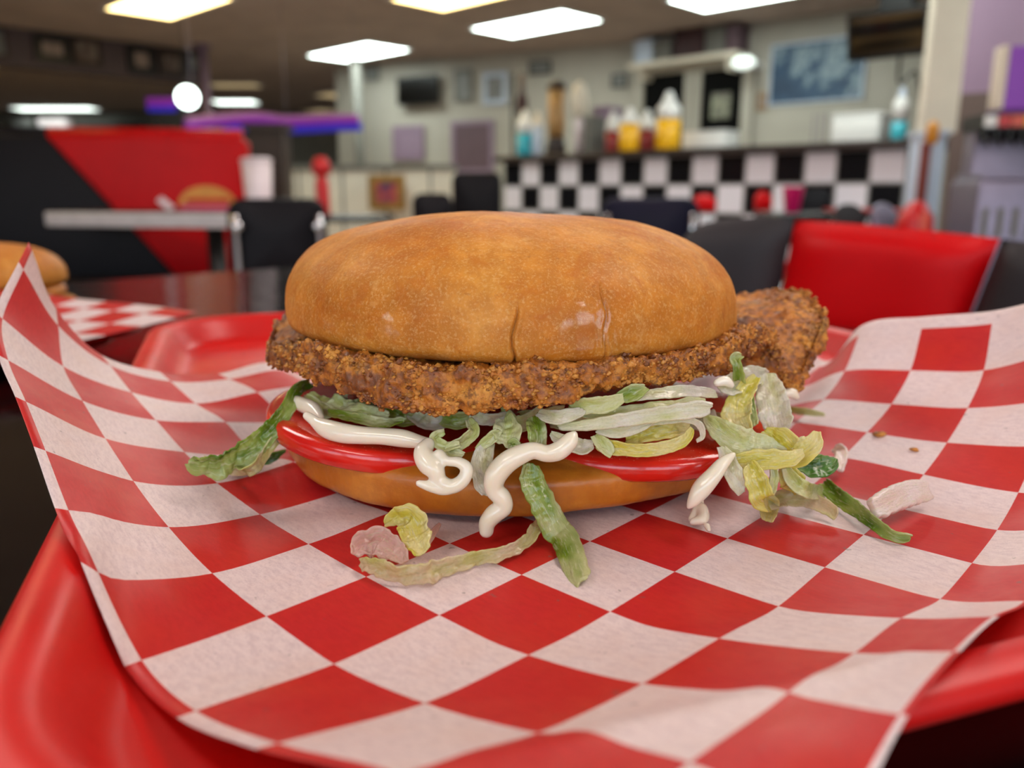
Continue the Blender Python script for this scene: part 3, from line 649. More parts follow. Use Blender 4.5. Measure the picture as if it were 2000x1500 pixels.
for px, py, r, lab in CRUMB:
    p = onpaper(px, py, .0006); b = MB(); rad = r * .25 / F
    bm = bmesh.new(); bmesh.ops.create_icosphere(bm, subdivisions=3, radius=rad)
    for v in bm.verts: v.co *= 1 + .5 * noise.noise(v.co * 1400); v.co.z *= .6; v.co.x *= 1.5
    me = bpy.data.meshes.new('breading_crumb'); bm.to_mesh(me); bm.free()
    tag(link('breading_crumb', me, M['breading'], loc=tuple(p)), lab, 'crumb')
# ---------------------------------------------------------------- the restaurant
class Pl:
    def __init__(s, T, p):
        s.T = Vector((T[0], T[1], 0)).normalized(); s.N = Vector((-s.T.y, s.T.x, 0)); s.off = Vector(p).dot(s.N); s.rz = atan2(s.T.y, s.T.x)
    def hit(s, px, py): return onplane(px, py, s.N, s.off)
    def rect(s, x0, y0, x1, y1):
        ym = (y0 + y1) / 2; xm = (x0 + x1) / 2
        a = s.hit(x0, ym); b = s.hit(x1, ym); zt = s.hit(xm, y0).z; zb = s.hit(xm, y1).z
        c = (a + b) / 2; return Vector((c.x, c.y, zb)), (b - a).length, zt - zb
def deep(Y, T=(1, 0)): return Pl(T, (0, Y, 0))
PR = Pl(E1, tuple(E2 * 7.94))                         # wall on the right behind the service counter
PC = Pl((2.86, -1.41), (1.35, 9.7, 0))               # wall in the centre
CT = Pl(E1, tuple(E2 * 4.97))                         # front of the counter
PCEIL = 1.73; FLOORZ = -LIFT
def struct(o): o['kind'] = 'structure'; return o
def slab(name, mat, p, q, z0, z1, th=.1, side=1):
    p = Vector((*p, 0)); q = Vector((*q, 0)); d = q - p
    b = MB().box(0, d.length, min(0, side * th), max(0, side * th), 0, z1 - z0)
    return struct(b.build(name, M[mat], loc=(p.x, p.y, z0), rz=atan2(d.y, d.x)))
M['floor'] = plain('floor_tile', 'a89c92', .5, 0, 3, .2, 0)
M['ceiling'] = plain('ceiling_tile', 'b09c90', .9, 0, 2.5, .12, .02)
b = MB().box(-16, 8, -3.2, 20, -.1, 0); struct(b.build('floor', M['floor'], loc=(0, 0, FLOORZ)))
b = MB().box(-16, 8, -3.2, 20, 0, .1); struct(b.build('ceiling', M['ceiling'], loc=(0, 0, PCEIL)))
wr0 = (1.35, 9.7); wr1 = tuple((E2 * 7.94 + E1 * 3.2))[:2]
slab('wall_right_back', 'wall', wr0, wr1, FLOORZ, PCEIL)
wc0 = (-2.35, 11.53)
slab('wall_center', 'wall', wc0, wr0, FLOORZ, PCEIL)
slab('wall_back', 'wall_dim', (-16, 17.6), (0, 17.6), FLOORZ, PCEIL)
slab('wall_left', 'wall_dim', (-15, -3.1), (-15, 20), FLOORZ, PCEIL)
slab('wall_right', 'wall', (7.2, 6), (7.2, -3.1), FLOORZ, PCEIL)
# front wall behind the viewer, with window openings
def piece(x0, x1, z0, z1): return (x0, x1, z0, z1)
b = MB(); b.box(-15, 7.2, -3.2, -3.05, FLOORZ, .0); b.box(-15, 7.2, -3.2, -3.05, 1.35, PCEIL)
for x0, x1 in ((-15, -7.2), (-4.9, -4.6), (-2.7, -2.4), (-.4, -.1), (1.9, 2.2), (4.3, 7.2)): b.box(x0, x1, -3.2, -3.05, 0, 1.35)
struct(b.build('wall_front', M['wall']))
t = NT('window_glass'); t.set(Base_Color='ffffff', Roughness=.02, Transmission_Weight=1, IOR=1.0); t.l(t.ramp(t.noise(2, 1), [(0, .01), (1, .02)]), t.b.inputs['Roughness']); M['glass'] = t.m
for k, (x0, x1) in enumerate(((-4.6, -2.7), (-2.4, -.4), (-.1, 1.9), (2.2, 4.3), (-7.2, -4.9))):  # last window is added, unseen, for a glint on the bun's left side
    fr = MB()
    for a in (x0, x1 - .05): fr.box(a, a + .05, -.06, .02, 0, 1.35)
    for z in (0, 1.30): fr.box(x0, x1, -.06, .02, z, z + .05)
    fr.box((x0 + x1) / 2 - .02, (x0 + x1) / 2 + .02, -.06, .02, 0, 1.35)
    struct(fr.build('window_%d' % (k + 1), M['chrome'], loc=(0, -3.1, 0)))

# ---- ceiling lights
M['lamp_cool'] = glow('cool_fluorescent_panel', 'e8f6f0', 15)
M['lamp_warm'] = glow('warm_fluorescent_panel', 'ffdf98', 9.0)
M['lamp_added'] = glow('added_fill_panel', 'fff0e8', 12.5)
M['mirrored_dim'] = glow('dim_mirrored_panel', 'd9c090', .75)
M['mirrored_white'] = glow('white_mirrored_panel', 'f2fff6', 5.0)
def light_panel(p, mat, label, w=1.2, d=.6, rz=A1, group='ceiling light panels'):
    e = empty('ceiling_light', label, 'light', (p.x, p.y, PCEIL), rz, group)
    f = MB(); 
    for x0, x1, y0, y1 in ((-w / 2 - .03, w / 2 + .03, -d / 2 - .03, -d / 2), (-w / 2 - .03, w / 2 + .03, d / 2, d / 2 + .03), (-w / 2 - .03, -w / 2, -d / 2, d / 2), (w / 2, w / 2 + .03, -d / 2, d / 2)): f.box(x0, x1, y0, y1, -.02, 0)
    f.build('light_frame', M['white'], e); MB().box(-w / 2, w / 2, -d / 2, d / 2, -.015, -.004).build('diffuser', M[mat], e)
    return e
for px, py, mt, lab in ((1045, 47, 'lamp_cool', 'white ceiling light panel nearest the middle, above the bun'), (698, 102, 'lamp_cool', 'white ceiling light panel left of the middle, beside the black television'),
                        (326, 6, 'lamp_warm', 'large yellowish ceiling light panel at the top left'), (906, -14, 'lamp_warm', 'yellowish ceiling light panel cut by the top edge'),
                        (1462, -12, 'lamp_cool', 'white ceiling light panel cut by the top edge above the doors'), (-40, 118, 'lamp_warm', 'yellow light standing in for a mirror reflection at far left edge under framed pictures')):  # last one stands in for a yellow light reflected in the mirror wall
    light_panel(onz(px, py, PCEIL - .01), mt, lab)
light_panel(onz(108, 212, PCEIL - .01), 'mirrored_white', 'long white light standing in for a mirror reflection above the red booth', 1.55, .5, 0)  # these distant panels stand in for ceiling-light reflections in a mirror wall
light_panel(onz(460, 199, PCEIL - .01), 'mirrored_white', 'small whitish light standing in for a mirror reflection right of the white globe', .75, .5, 0)
light_panel(onz(460, 166, PCEIL - .01), 'mirrored_dim', 'dim amber light standing in for a mirror reflection right of thin post', .7, .35, 0)
light_panel(onz(652, 186, PCEIL - .01), 'mirrored_dim', 'dim tan light standing in for a mirror reflection under the white panel, left of pole', .5, .5, A1)
light_panel(onz(625, 219, PCEIL - .01), 'mirrored_dim', 'dim wide tan light standing in for a mirror reflection just above the purple neon', .9, .6, A1)
for x, y, mt in ((-1.6, 1.2, 'lamp_added'), (1.2, .5, 'lamp_added'), (3.4, 3.0, 'lamp_cool'), (-3.6, 4.2, 'lamp_warm'), (.2, 3.4, 'lamp_added'), (-1.2, -1.6, 'lamp_added'), (1.8, -2.0, 'lamp_added'), (-1.4, 6.1, 'lamp_cool'), (1.6, 4.6, 'lamp_cool')):  # panels added out of view to brighten the tables, half wall and counter
    light_panel(Vector((x, y, 0)), mt, 'added unseen light panel above the tables, out of the picture', group='added unseen light panels over the tables')

# ---- soffit with framed pictures on the left
s0 = onz(-160, 30, PCEIL); s1 = onz(402, 101, PCEIL)
SF = Pl((s1.x - s0.x, s1.y - s0.y), tuple(s0))
M['soffit'] = plain('soffit_paint', '55484a', .7, 0, 3, .1, .02)
d = (s1 - s0); struct(MB().box(-4, d.length, 0, .25, 0, .37).build('trim_1', M['soffit'], loc=(s0.x, s0.y, PCEIL - .37), rz=SF.rz))
def framed(pl, x0, y0, x1, y1, fmat, amat, label, cat='picture', fw=.15, name='framed_picture', th=.03, group=None, shapes=None):
    o, w, h = pl.rect(x0, y0, x1, y1); e = empty(name, label, cat, tuple(o - pl.N * .012), pl.rz, group); f = fw * min(w, h)
    b = MB()
    for a in ((0, w, 0, f), (0, w, h - f, h), (0, f, f, h - f), (w - f, w, f, h - f)): b.box(a[0] - w / 2, a[1] - w / 2, -th, 0, a[2], a[3])
    b.build('frame', M[fmat], e); MB().box(f - w / 2, w / 2 - f, -th * .6, -.004, f, h - f).build('picture_print', M[amat], e)
    return e, w, h
t = NT('pale_print'); t.set(Base_Color=t.ramp(t.noise(5, 3), [(.35, '6f6056'), (.6, 'a8948a')]), Roughness=.5); M['paleprint'] = t.m
t = NT('red_print'); t.set(Base_Color=t.ramp(t.noise(4, 2), [(.4, '3c1c1c'), (.6, '8d8073')]), Roughness=.5); M['redprint'] = t.m
framed(SF, 66, 70, 134, 122, 'black', 'paleprint', 'black framed picture with pale print high on the soffit, leftmost complete one', fw=.26)
framed(SF, 140, 74, 196, 130, 'dark_wood', 'redprint', 'dark framed picture with pale top next to the black framed one')
framed(SF, 248, 90, 300, 145, 'black', 'paleprint', 'dark framed picture with greyish print in the middle of soffit', fw=.24)
framed(SF, 306, 96, 360, 152, 'dark_wood', 'redprint', 'reddish brown framed picture on the soffit near its right end', fw=.24)
framed(SF, 364, 104, 396, 140, 'black', 'greyart', 'small dark picture at the right end of the soffit')
framed(SF, -30, 54, 12, 112, 'dark_wood', 'greyart', 'picture with dark maroon frame cut by left edge of the photo')
# pole and post
for x0, x1, y0, y1, Y, lab, m in ((402, 420, 100, 300, 9.9, 'thin pinkish grey post rising behind the red booth', 'mauvebox'), (694, 712, 125, 330, 10.85, 'grey metal post left of the black television', 'wall_dim')):
    p = at((x0 + x1) / 2, 300, Y); b = MB(); b.tube([(0, 0, FLOORZ), (0, 0, PCEIL)], (x1 - x0) / 2 * Y / F, 16); b.lathe([(.1, PCEIL - .03), (.1, PCEIL)], 16)
    tag(b.build('support_post', M[m], loc=(p.x, p.y, 0), smooth=True), lab, 'post')
# far things behind the booth
fb = deep(16.5)
for x0, x1, y0, y1, m, name, cat, lab in ((-20, 18, 226, 256, 'greyart', 'wall_poster', 'poster', 'grey poster far away at the left edge above the booth'), (34, 92, 226, 256, 'pinkwhite', 'wall_board', 'board', 'pale notice board far behind the booth, under the long white light'),
                            (112, 246, 234, 260, 'black', 'wall_shelf', 'shelf', 'long black shelf far behind the red booth top')):
    o, w, h = fb.rect(x0, y0, x1, y1); b = MB().box(-w / 2, w / 2, -.3, 0, 0, h)
    if name == 'wall_shelf': b.box(-w / 2, w / 2, -.4, 0, h * .45, h * .55)
    else: b.box(-w / 2 - .03, w / 2 + .03, -.33, -.28, -.04, 0)
    tag(b.build(name, M[m], loc=tuple(o + Vector((0, 1.0, 0))), bevel=.01), lab, cat)
# added globe in place of a lamp reflection; black sign with purple neon
M['globe'] = glow('white_globe_glass', 'eefff8', 9)
M['redbrown'] = plain('red_brown_fabric', '7d3a32', .8, 0, 20, .1, 0); M['door_black'] = plain('black_door_paint', '070707', .7, 0, 10, .1, 0, .08)
M['neon_purple'] = glow('purple_neon', '7a1a96', .22); M['neon_blue'] = glow('blue_neon', '2418b4', .3); M['neon_soft'] = glow('mauve_neon', '8a5a8c', .16)
p = at(366, 190, 7.2); e = empty('reflection_globe', 'bright round white globe standing in for a lamp reflection above the right part of red booth', 'lamp', tuple(p))
bm = bmesh.new(); bmesh.ops.create_uvsphere(bm, u_segments=28, v_segments=16, radius=.088); me = bpy.data.meshes.new('globe'); bm.to_mesh(me); bm.free(); link('globe', me, M['globe'], e)
MB().tube([(0, 0, .085), (0, 0, PCEIL - p.z)], .003, 8).build('globe_cord', M['black'], e)
o, w, h = deep(7.6).rect(290, 190, 356, 252); e = empty('neon_sign', 'black hanging sign with purple and blue neon band, left of white globe', 'sign', tuple(o))
b = MB().prism([(-w / 2, h), (w / 2, h), (w * .5, h * .45), (w * .25, 0), (-w * .1, 0), (-w * .4, h * .3)], 0, .15).build('sign_body', M['black'], e)
MB().box(-w / 2, w * .42, -.02, 0, h * .72, h * .98).build('purple_band', M['neon_purple'], e); MB().box(-w / 2, w * .34, -.02, 0, h * .55, h * .72).build('blue_band', M['neon_blue'], e)
# long neon tubes
e = empty('neon_light', 'long curved neon band, purple over blue, behind the white container', 'neon light', tuple(at(570, 240, 7.9)))
o0 = at(570, 240, 7.9)
def tubepx(pts, r, name, mat, par, off):
    b = MB(); C = crom([at(*q) - off for q in pts], 8); b.tube(C, r, 10); return b.build(name, M[mat], par, smooth=True)
tubepx([(362, 246, 7.6), (430, 238, 7.8), (500, 233, 7.9), (560, 238, 8), (640, 236, 8), (700, 234, 8)], .042, 'purple_tube', 'neon_purple', e, o0)
tubepx([(436, 251, 7.85), (500, 249, 7.9), (560, 254, 8), (640, 250, 8), (706, 248, 8)], .036, 'blue_tube', 'neon_blue', e, o0)
for q_ in ((380, 240, 7.65), (560, 236, 7.98), (694, 236, 8)): g_ = at(*q_) - o0; MB().tube([g_, (g_.x, g_.y, PCEIL - o0.z)], .003, 6).build('support_rod', M['steel'], e)
tubepx([(362, 236, 7.6), (430, 229, 7.8), (500, 225, 7.9), (560, 232, 8), (640, 229, 8), (698, 230, 8)], .03, 'mauve_tube', 'neon_soft', e, o0)
# dark partition and cream half wall
o, w, h = deep(6.6).rect(490, 252, 556, 470); tag(MB().box(-w / 2, w / 2, 0, .25, 0, h).box(-w / 2 - .03, w / 2 + .03, -.03, .28, h, h + .04).build('partition_post', M['dark_wood'], loc=tuple(o)), 'dark brown partition behind the white container', 'partition')
o, w, h = deep(7.4, (1, -.12)).rect(548, 332, 886, 560)
e = empty('half_wall', 'long cream half wall with grey cap behind the black chairs', 'half wall', tuple(o), deep(7.4, (1, -.12)).rz)
MB().box(-w / 2, w / 2, 0, .15, 0, h).build('wall_panel', M['cream'], e); MB().box(-w / 2 - .02, w / 2 + .02, -.03, .18, h, h + .045).build('wall_cap', M['wall_dim'], e)
for k in range(4): MB().box(-w / 2 + w * (k + .5) / 4 - .01, -w / 2 + w * (k + .5) / 4 + .01, -.006, 0, .05, h).build('panel_seam', M['wall_dim'], e)
t = NT('colour_print'); t.set(Base_Color=t.ramp(t.noise(7, 2), [(.38, '2c3560'), (.5, '9c3540'), (.62, 'c06a50')]), Roughness=.5); M['colourprint'] = t.m
framed(deep(7.3, (1, -.12)), 722, 342, 792, 410, 'gold', 'colourprint', 'gold framed picture with red and blue print on cream half wall', fw=.2)
# ---- things on the centre wall
def tv(pl, x0, y0, x1, y1, label, d=.08, rx=0):
    o, w, h = pl.rect(x0, y0, x1, y1); e = empty('television', label, 'television', tuple(o - pl.N * .06), pl.rz)
    MB().box(-w / 2, w / 2, -d, 0, 0, h).build('tv_body', M['black'], e, bevel=.01); MB().box(-w / 2 + .02, w / 2 - .02, -d - .004, -d, .03, h - .02).build('screen', M['screen'], e)
    MB().box(-.08, .08, 0, .08, h * .4, h * .6).build('wall_mount', M['black'], e); return e
t = NT('tv_screen'); t.set(Base_Color='060504', Roughness=.2); t.l(t.ramp(t.noise(3, 1), [(0, .15), (1, .25)]), t.b.inputs['Roughness']); M['screen'] = t.m
tv(PC, 787, 151, 864, 206, 'black wall television left of the small grey pictures')
framed(PC, 890, 136, 924, 200, 'wall_dim', 'greyart', 'faint grey framed picture just right of the black television')
framed(PC, 946, 142, 992, 204, 'paleblue', 'greyart', 'pale framed picture with grey lower half on the centre wall')
framed(PC, 1036, 120, 1078, 146, 'black', 'greyart', 'small dark sign high on the wall above bottles')
framed(PC, 716, 132, 742, 158, 'wall_dim', 'greyart', 'small grey picture beside the grey metal post')
framed(PC, 770, 246, 830, 312, 'mauvebox', 'mauvebox', 'dark mauve board low on the wall under the television', 'board', name='wall_board')
M['mauvedark'] = plain('dusky_board', '5f4a52', .6, 0, 6, .1, 0)
framed(PC, 884, 236, 966, 338, 'mauvebox', 'mauvedark', 'larger mauve-grey board right of the dark mauve board', 'board', .08, name='wall_board')
framed(PC, 1196, 145, 1226, 172, 'black', 'greyart', 'small dark round-looking plaque on wall left of doors', 'plaque', name='wall_plaque')
# ---- right back wall: doors, shelf, poster, menu screen
def door(x0, y0, x1, y1, n, win=None):
    o, w, h = PR.rect(x0, y0, x1, y1); zt = o.z + h
    o.z = FLOORZ; h = zt - FLOORZ
    e = bpy.data.objects.new('door_%d' % n, None); COL.objects.link(e); e.location = o - PR.N * .01; e.rotation_euler = (0, 0, PR.rz); e['kind'] = 'structure'
    MB().box(-w / 2, w / 2, -.04, 0, 0, h).build('door_panel', M['door_black'], e)
    f = MB()
    for a in ((-w / 2 - .12, -w / 2, 0, h + .1), (w / 2, w / 2 + .12, 0, h + .1), (-w / 2, w / 2, h, h + .1)): f.box(a[0], a[1], -.07, 0, a[2], a[3])
    f.build('door_frame', M['wall'], e)
    if win:
        q, ww, hh = PR.rect(*win); dx = (q - (o - PR.N * .01)).dot(PR.T)
        MB().box(dx - ww / 2, dx + ww / 2, -.06, -.04, q.z - FLOORZ, q.z - FLOORZ + hh).build('door_window', M['winpane'], e)
    MB().box(w / 2 - .12, w / 2 - .07, -.09, -.04, .95, 1.15).build('door_handle', M['chrome'], e)
t = NT('door_pane'); t.set(Base_Color=t.ramp(t.noise(6, 2), [(.4, '5d5a56'), (.6, '9fa48c')]), Roughness=.3); M['winpane'] = t.m
door(1262, 146, 1342, 300, 1); door(1374, 136, 1454, 300, 2, (1396, 182, 1432, 232))
o, w, h = PR.rect(1258, 112, 1466, 128); e = empty('wall_shelf', 'long cream shelf on the wall above two black doors', 'shelf', tuple(o - PR.N * .0), PR.rz)
MB().box(-w / 2, w / 2, -.3, 0, 0, .05).build('shelf_board', M['cream'], e)
for k in (-1, 1): MB().prism([(0, 0), (.0, -.12), (.02, -.12), (.02, 0)], -.25, 0).build('bracket', M['cream'], e, loc=(k * w * .4, 0, 0))
for x0, y0, x1, y1, m, lab in ((1266, 72, 1300, 116, 'paleblue', 'bluish grey box at left end of the shelf over the doors'), (1304, 76, 1336, 114, 'wall_dim', 'grey box next to the bluish one on the high shelf'), (1344, 56, 1400, 110, 'maroon', 'dark maroon box in the middle of shelf above doors'), (1404, 60, 1440, 110, 'wall_dim', 'grey box beside the maroon box on the high shelf'), (1444, 52, 1466, 104, 'mauvedark', 'narrow dark box at right end of shelf above doors')):
    if m == 'maroon' and 'maroon' not in M: M['maroon'] = plain('maroon_card', '381a1e', .6, 0, 8, .1, 0)
    o2, w2, h2 = PR.rect(x0, y0, x1, y1); o2.z = o.z + .05
    b = MB().box(-w2 / 2, w2 / 2, -.26, -.02, 0, h2).box(-w2 / 2 - .008, w2 / 2 + .008, -.268, -.012, h2 * .8, h2 + .004)
    tag(b.build('storage_box', M[m], loc=tuple(o2), rz=PR.rz, bevel=.006), lab, 'box', 'boxes on the shelf above the doors')
p = onplane(1452, 122, PR.N, PR.off - .35); e = empty('wall_lamp', 'small bright white lamp above the right black door', 'lamp', tuple(p), PR.rz)
bm = bmesh.new(); bmesh.ops.create_uvsphere(bm, u_segments=24, v_segments=14, radius=.1)
for v in bm.verts: v.co.x *= 1.15; v.co.z *= .6
me = bpy.data.meshes.new('lamp_shade'); bm.to_mesh(me); bm.free(); M['globe2'] = glow('small_lamp_glass', 'e6f2ea', 1.6); link('lamp_shade', me, M['globe2'], e)
MB().box(-.04, .04, .05, .34, -.03, .03).build('lamp_arm', M['white'], e)
t = NT('blue_poster_print'); n = t.noise(2.2, 4); t.set(Base_Color=t.ramp(n, [(.38, '16324e'), (.48, '2c4a66'), (.54, '8497a0'), (.62, '24365c')]), Roughness=.5); M['poster'] = t.m
framed(PR, 1508, 78, 1692, 200, 'paleblue', 'poster', 'large blue poster on the wall right of the doors', 'poster', .03, name='wall_poster')
framed(PR, 1482, 182, 1500, 216, 'gold', 'paleprint', 'tiny yellowish notice at the lower left of blue poster', 'notice', .1, name='wall_notice')
PTV = Pl(E1, tuple(E2 * 5.6)); 
t = NT('screen_tan_reflection'); mp = t.new('ShaderNodeMapping'); mp.inputs['Scale'].default_value = (.6, 1, 6); t.l(t.tc.outputs['Object'], mp.inputs[0])
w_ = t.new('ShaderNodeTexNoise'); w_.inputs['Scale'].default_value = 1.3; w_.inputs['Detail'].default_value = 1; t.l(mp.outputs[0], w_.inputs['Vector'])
t.set(Base_Color='0a0806', Roughness=.12); t.l(t.ramp(w_.outputs['Fac'], [(.46, '000000'), (.56, '5a4526')]), t.b.inputs['Emission Color']); t.b.inputs['Emission Strength'].default_value = .8; t.l(t.ramp(w_.outputs['Fac'], [(0, .08), (1, .16)]), t.b.inputs['Roughness']); M['reflection_screen'] = t.m  # tan reflections put into the black screen as weak emission bands
o, w, h = PTV.rect(1664, 18, 1822, 112); e = empty('menu_television', 'large black television hanging high on the right, tilted downwards', 'television', tuple(o), PTV.rz)
tb = MB().box(-w / 2, w / 2, -.04, .05, 0, h).build('tv_body', M['black'], e, bevel=.012); ts = MB().box(-w / 2 + .03, w / 2 - .03, -.046, -.04, .04, h - .03).build('screen', M['reflection_screen'], e)
for q in (tb, ts): q.rotation_euler = (radians(14), 0, 0)
MB().box(-.1, .1, .02, .12, h * .5, PCEIL - o.z).build('ceiling_mount', M['black'], e)
MB().tube(crom([(w * .1, .05, .05), (w * .12, .06, -.15), (w * .3, .1, -.1), (w * .42, .1, -.5)], 6), .01, 6).build('cable', M['black'], e)
# ---- service counter
cl, cr_ = CT.hit(985, 340), CT.hit(1793, 340); L_ = (cr_ - cl).length; e = empty('service_counter', 'long counter faced with black and white checked tiles', 'counter', (cl.x, cl.y, FLOORZ), CT.rz)
t = NT('check_tiles'); sx = t.new('ShaderNodeSeparateXYZ'); t.l(t.tc.outputs['Object'], sx.inputs[0])
s0_ = (CT.hit(1073, 340) - cl).dot(CT.T); TS = .198; ZB = .145 + LIFT; TH = .19
fx = t.math('DIVIDE', t.math('SUBTRACT', sx.outputs[0], s0_ - TS / 2), TS); fz = t.math('DIVIDE', t.math('SUBTRACT', sx.outputs[2], ZB), TH)
pr = t.math('FLOORED_MODULO', t.math('ADD', t.math('FLOOR', fx), t.math('FLOOR', fz)), 2)
def edge(f):
    g = t.math('SUBTRACT', f, t.math('FLOOR', f)); return t.math('MINIMUM', g, t.math('SUBTRACT', 1.0, g))
gr = t.math('LESS_THAN', t.math('MINIMUM', edge(fx), edge(fz)), .035)
t.set(Base_Color=t.mix(gr, t.mix(pr, '0b0c12', 'efe8f0'), '8a8683'), Roughness=.25); M['check'] = t.m
MB().box(0, L_, 0, .1, 0, ZB + TH).build('tiled_front', M['check'], e)
MB().box(-.05, L_ + .12, -.08, .6, ZB + TH, ZB + TH + .045).build('countertop', M['counter'] if 'counter' in M else M['dark_wood'], e, bevel=.01)
MB().box(0, L_, .1, .55, 0, .1).build('plinth', M['black'], e)
CTOP = .145 + TH + .045
def oncounter(px, back=.12): 
    p = onplane(px, 300, CT.N, CT.off + back); p.z = CTOP; return p
def pxm(px, w, back=.12): return w * oncounter(px, back).y / F
def bottle(name, px, wpx, hpx, hcap, bodym, capm, label, cat, group=None, back=.12, capw=.35, fill=.55, topm=None):
    p = oncounter(px, back); s = p.y / F; R = wpx * s / 2; H = hpx * s
    e = empty(name, label, cat, tuple(p), 0, group)
    MB().lathe([(R * .9, 0), (R, .01), (R, H * fill)], 20).build('bottle_body', M[bodym], e, smooth=True)
    MB().lathe([(R, H * fill), (R * .96, H * .72), (R * .55, H * .82)], 20).build('bottle_shoulder', M[topm or bodym], e, smooth=True)
    MB().lathe([(R * .58, H * .82), (R * .5, H * .86), (R * capw * .6, H)], 16).build('bottle_cap', M[capm], e, smooth=True)
    return e
G1 = 'sauce bottles on the checked counter'
bottle('sauce_bottle', 1196, 28, 76, 0, 'ketchup', 'white', 'red sauce bottle with white top, leftmost on the counter', 'bottle', G1, .17, topm='white', fill=.52)
bottle('sauce_bottle', 1228, 38, 78, 0, 'yellow', 'white', 'yellow mustard bottle between two red sauce bottles', 'bottle', G1, -.03, topm='white', fill=.62)
bottle('sauce_bottle', 1262, 30, 76, 0, 'ketchup', 'white', 'red sauce bottle right of the first yellow bottle', 'bottle', G1, .17, topm='white', fill=.52)
bottle('sauce_bottle', 1303, 46, 104, 0, 'yellow', 'white', 'tall yellow mustard bottle with white top in front of black door', 'bottle', G1, 0, topm='white', fill=.52)
bottle('spray_bottle', 1025, 30, 84, 0, 'teal', 'white', 'teal spray bottle at the left end of the counter', 'bottle', None, .1, topm='white', fill=.5)
bottle('spray_bottle', 1050, 22, 80, 0, 'paleblue', 'cream', 'pale blue bottle beside the teal spray bottle', 'bottle', None, .14, topm='cream', fill=.7)
bottle('spray_bottle', 1751, 28, 96, 0, 'teal', 'paleblue', 'teal spray bottle with white neck at right of the white box', 'bottle', None, .12, topm='white', fill=.36)
p = oncounter(1086, .2); s = p.y / F; e = empty('drink_tower', 'tall amber drink tower with dark base on the counter', 'dispenser', tuple(p))
MB().lathe([(17 * s, 0), (20 * s, .02), (16 * s, 28 * s), (14 * s, 34 * s)], 20).build('tower_base', M['dark_wood'], e, smooth=True)
MB().lathe([(15 * s, 34 * s), (16 * s, 60 * s), (16 * s, 118 * s)], 20).build('tower_column', M['wood'], e, smooth=True)
MB().lathe([(18 * s, 118 * s), (18 * s, 126 * s), (9 * s, 134 * s)], 20).build('tower_cap', M['dark_wood'], e, smooth=True)
p = oncounter(1130, .25); s = p.y / F; e = empty('cream_globe_stand', 'cream rounded lamp-like globe on pinkish stand on the counter', 'stand', tuple(p))
MB().tube([(0, 0, 0), (0, 0, 66 * s)], 9 * s, 14).build('stand_column', M['pinkwhite'], e, smooth=True)
MB().lathe([(5 * s, 64 * s), (15 * s, 76 * s), (17 * s, 100 * s), (12 * s, 124 * s), (3 * s, 132 * s)], 20).build('stand_globe', M['cream'], e, smooth=True)
def cbox(name, x0, y0, x1, m, label, cat, d=.2, back=.12, bev=.01, lid=None):
    p = oncounter((x0 + x1) / 2, back); s = p.y / F; w = (onplane(x1, 300, CT.N, CT.off + back) - onplane(x0, 300, CT.N, CT.off + back)).length; base = proj(p)[1]; h = (base - y0) * s
    e = empty(name, label, cat, tuple(p), CT.rz); MB().box(-w / 2, w / 2, 0, d, 0, h * .9).build('box_body', M[m], e, bevel=bev); MB().box(-w / 2 - .004, w / 2 + .004, -.004, d + .004, h * .9, h).build('box_lid', M[lid or m], e, bevel=bev * .5)
cbox('grey_canister', 1138, 232, 1150, 'wall_dim', 'narrow grey canister between pinkish stand and mauve carton', 'canister')
cbox('mauve_carton', 1156, 215, 1184, 'mauvebox', 'tall mauve carton left of the sauce bottles', 'carton', back=.34)
cbox('serving_container', 1330, 258, 1412, 'white', 'low white container on counter in front of black doors', 'container', .2, .1)
cbox('white_box', 1617, 226, 1712, 'white', 'white box standing on the right part of checked counter', 'box', .3, .15, .02)
p = oncounter(1597, .15); s = p.y / F; e = empty('wire_rack', 'thin grey wire rack left of the white box', 'rack', tuple(p), CT.rz)
for k in (-1, 0, 1): MB().tube([(k * 12 * s, 0, 0), (k * 12 * s, 0, 58 * s)], .004, 6).build('rack_rod', M['steel'], e)
MB().box(-14 * s, 14 * s, -.03, .03, 0, .01).build('rack_base', M['steel'], e)
# dark bottle-lamp at left end
p = oncounter(1012, .3); s = p.y / F; e = empty('standing_bottle_lamp', 'slim dark stand with maroon bottle shape at the counter left end', 'stand', tuple(p))
MB().tube([(-10 * s, 0, 0), (-10 * s, 0, 150 * s)], 3 * s, 10).build('stand_rod', M['black'], e)
MB().lathe([(5 * s, 74 * s), (11 * s, 82 * s), (11 * s, 104 * s), (5 * s, 118 * s), (4 * s, 150 * s)], 16, (7 * s, 0, 0)).build('maroon_bottle', M['maroon'], e, smooth=True)
# ---- column, wall on the right, soda machine
q = CT.hit(1840, 300); YC = 4.25
pc0, pc1 = at(1806, 200, YC), at(1874, 200, YC)
struct(MB().box(pc0.x, pc1.x, YC, YC + .06, CTOP, PCEIL).build('wall_column', M['cream_wall'] if 'cream_wall' in M else M['cream']))
pa_, pb_ = at(1812, 300, 4.1), at(1846, 300, 4.1); o = tag(MB().box(pa_.x, pb_.x, 4.1, 4.3, FLOORZ, CTOP).box(pa_.x - .01, pb_.x + .01, 4.08, 4.32, CTOP - .02, CTOP).build('counter_end_panel', M['paleblue'], bevel=.005), 'pale blue-white end panel of the counter under the cream column', 'panel')
e = empty('hanging_apron', 'narrow red-brown strip with orange top hanging at counter end', 'strip', tuple(at(1800, 395, 4.05)))
z0 = at(1800, 395, 4.05).z; s = 4.05 / F
MB().box(-8 * s, 8 * s, 0, .03, 0, 110 * s).build('strip_body', M['redbrown'] if 'redbrown' in M else M['vinyl_red'], e, bevel=.004)
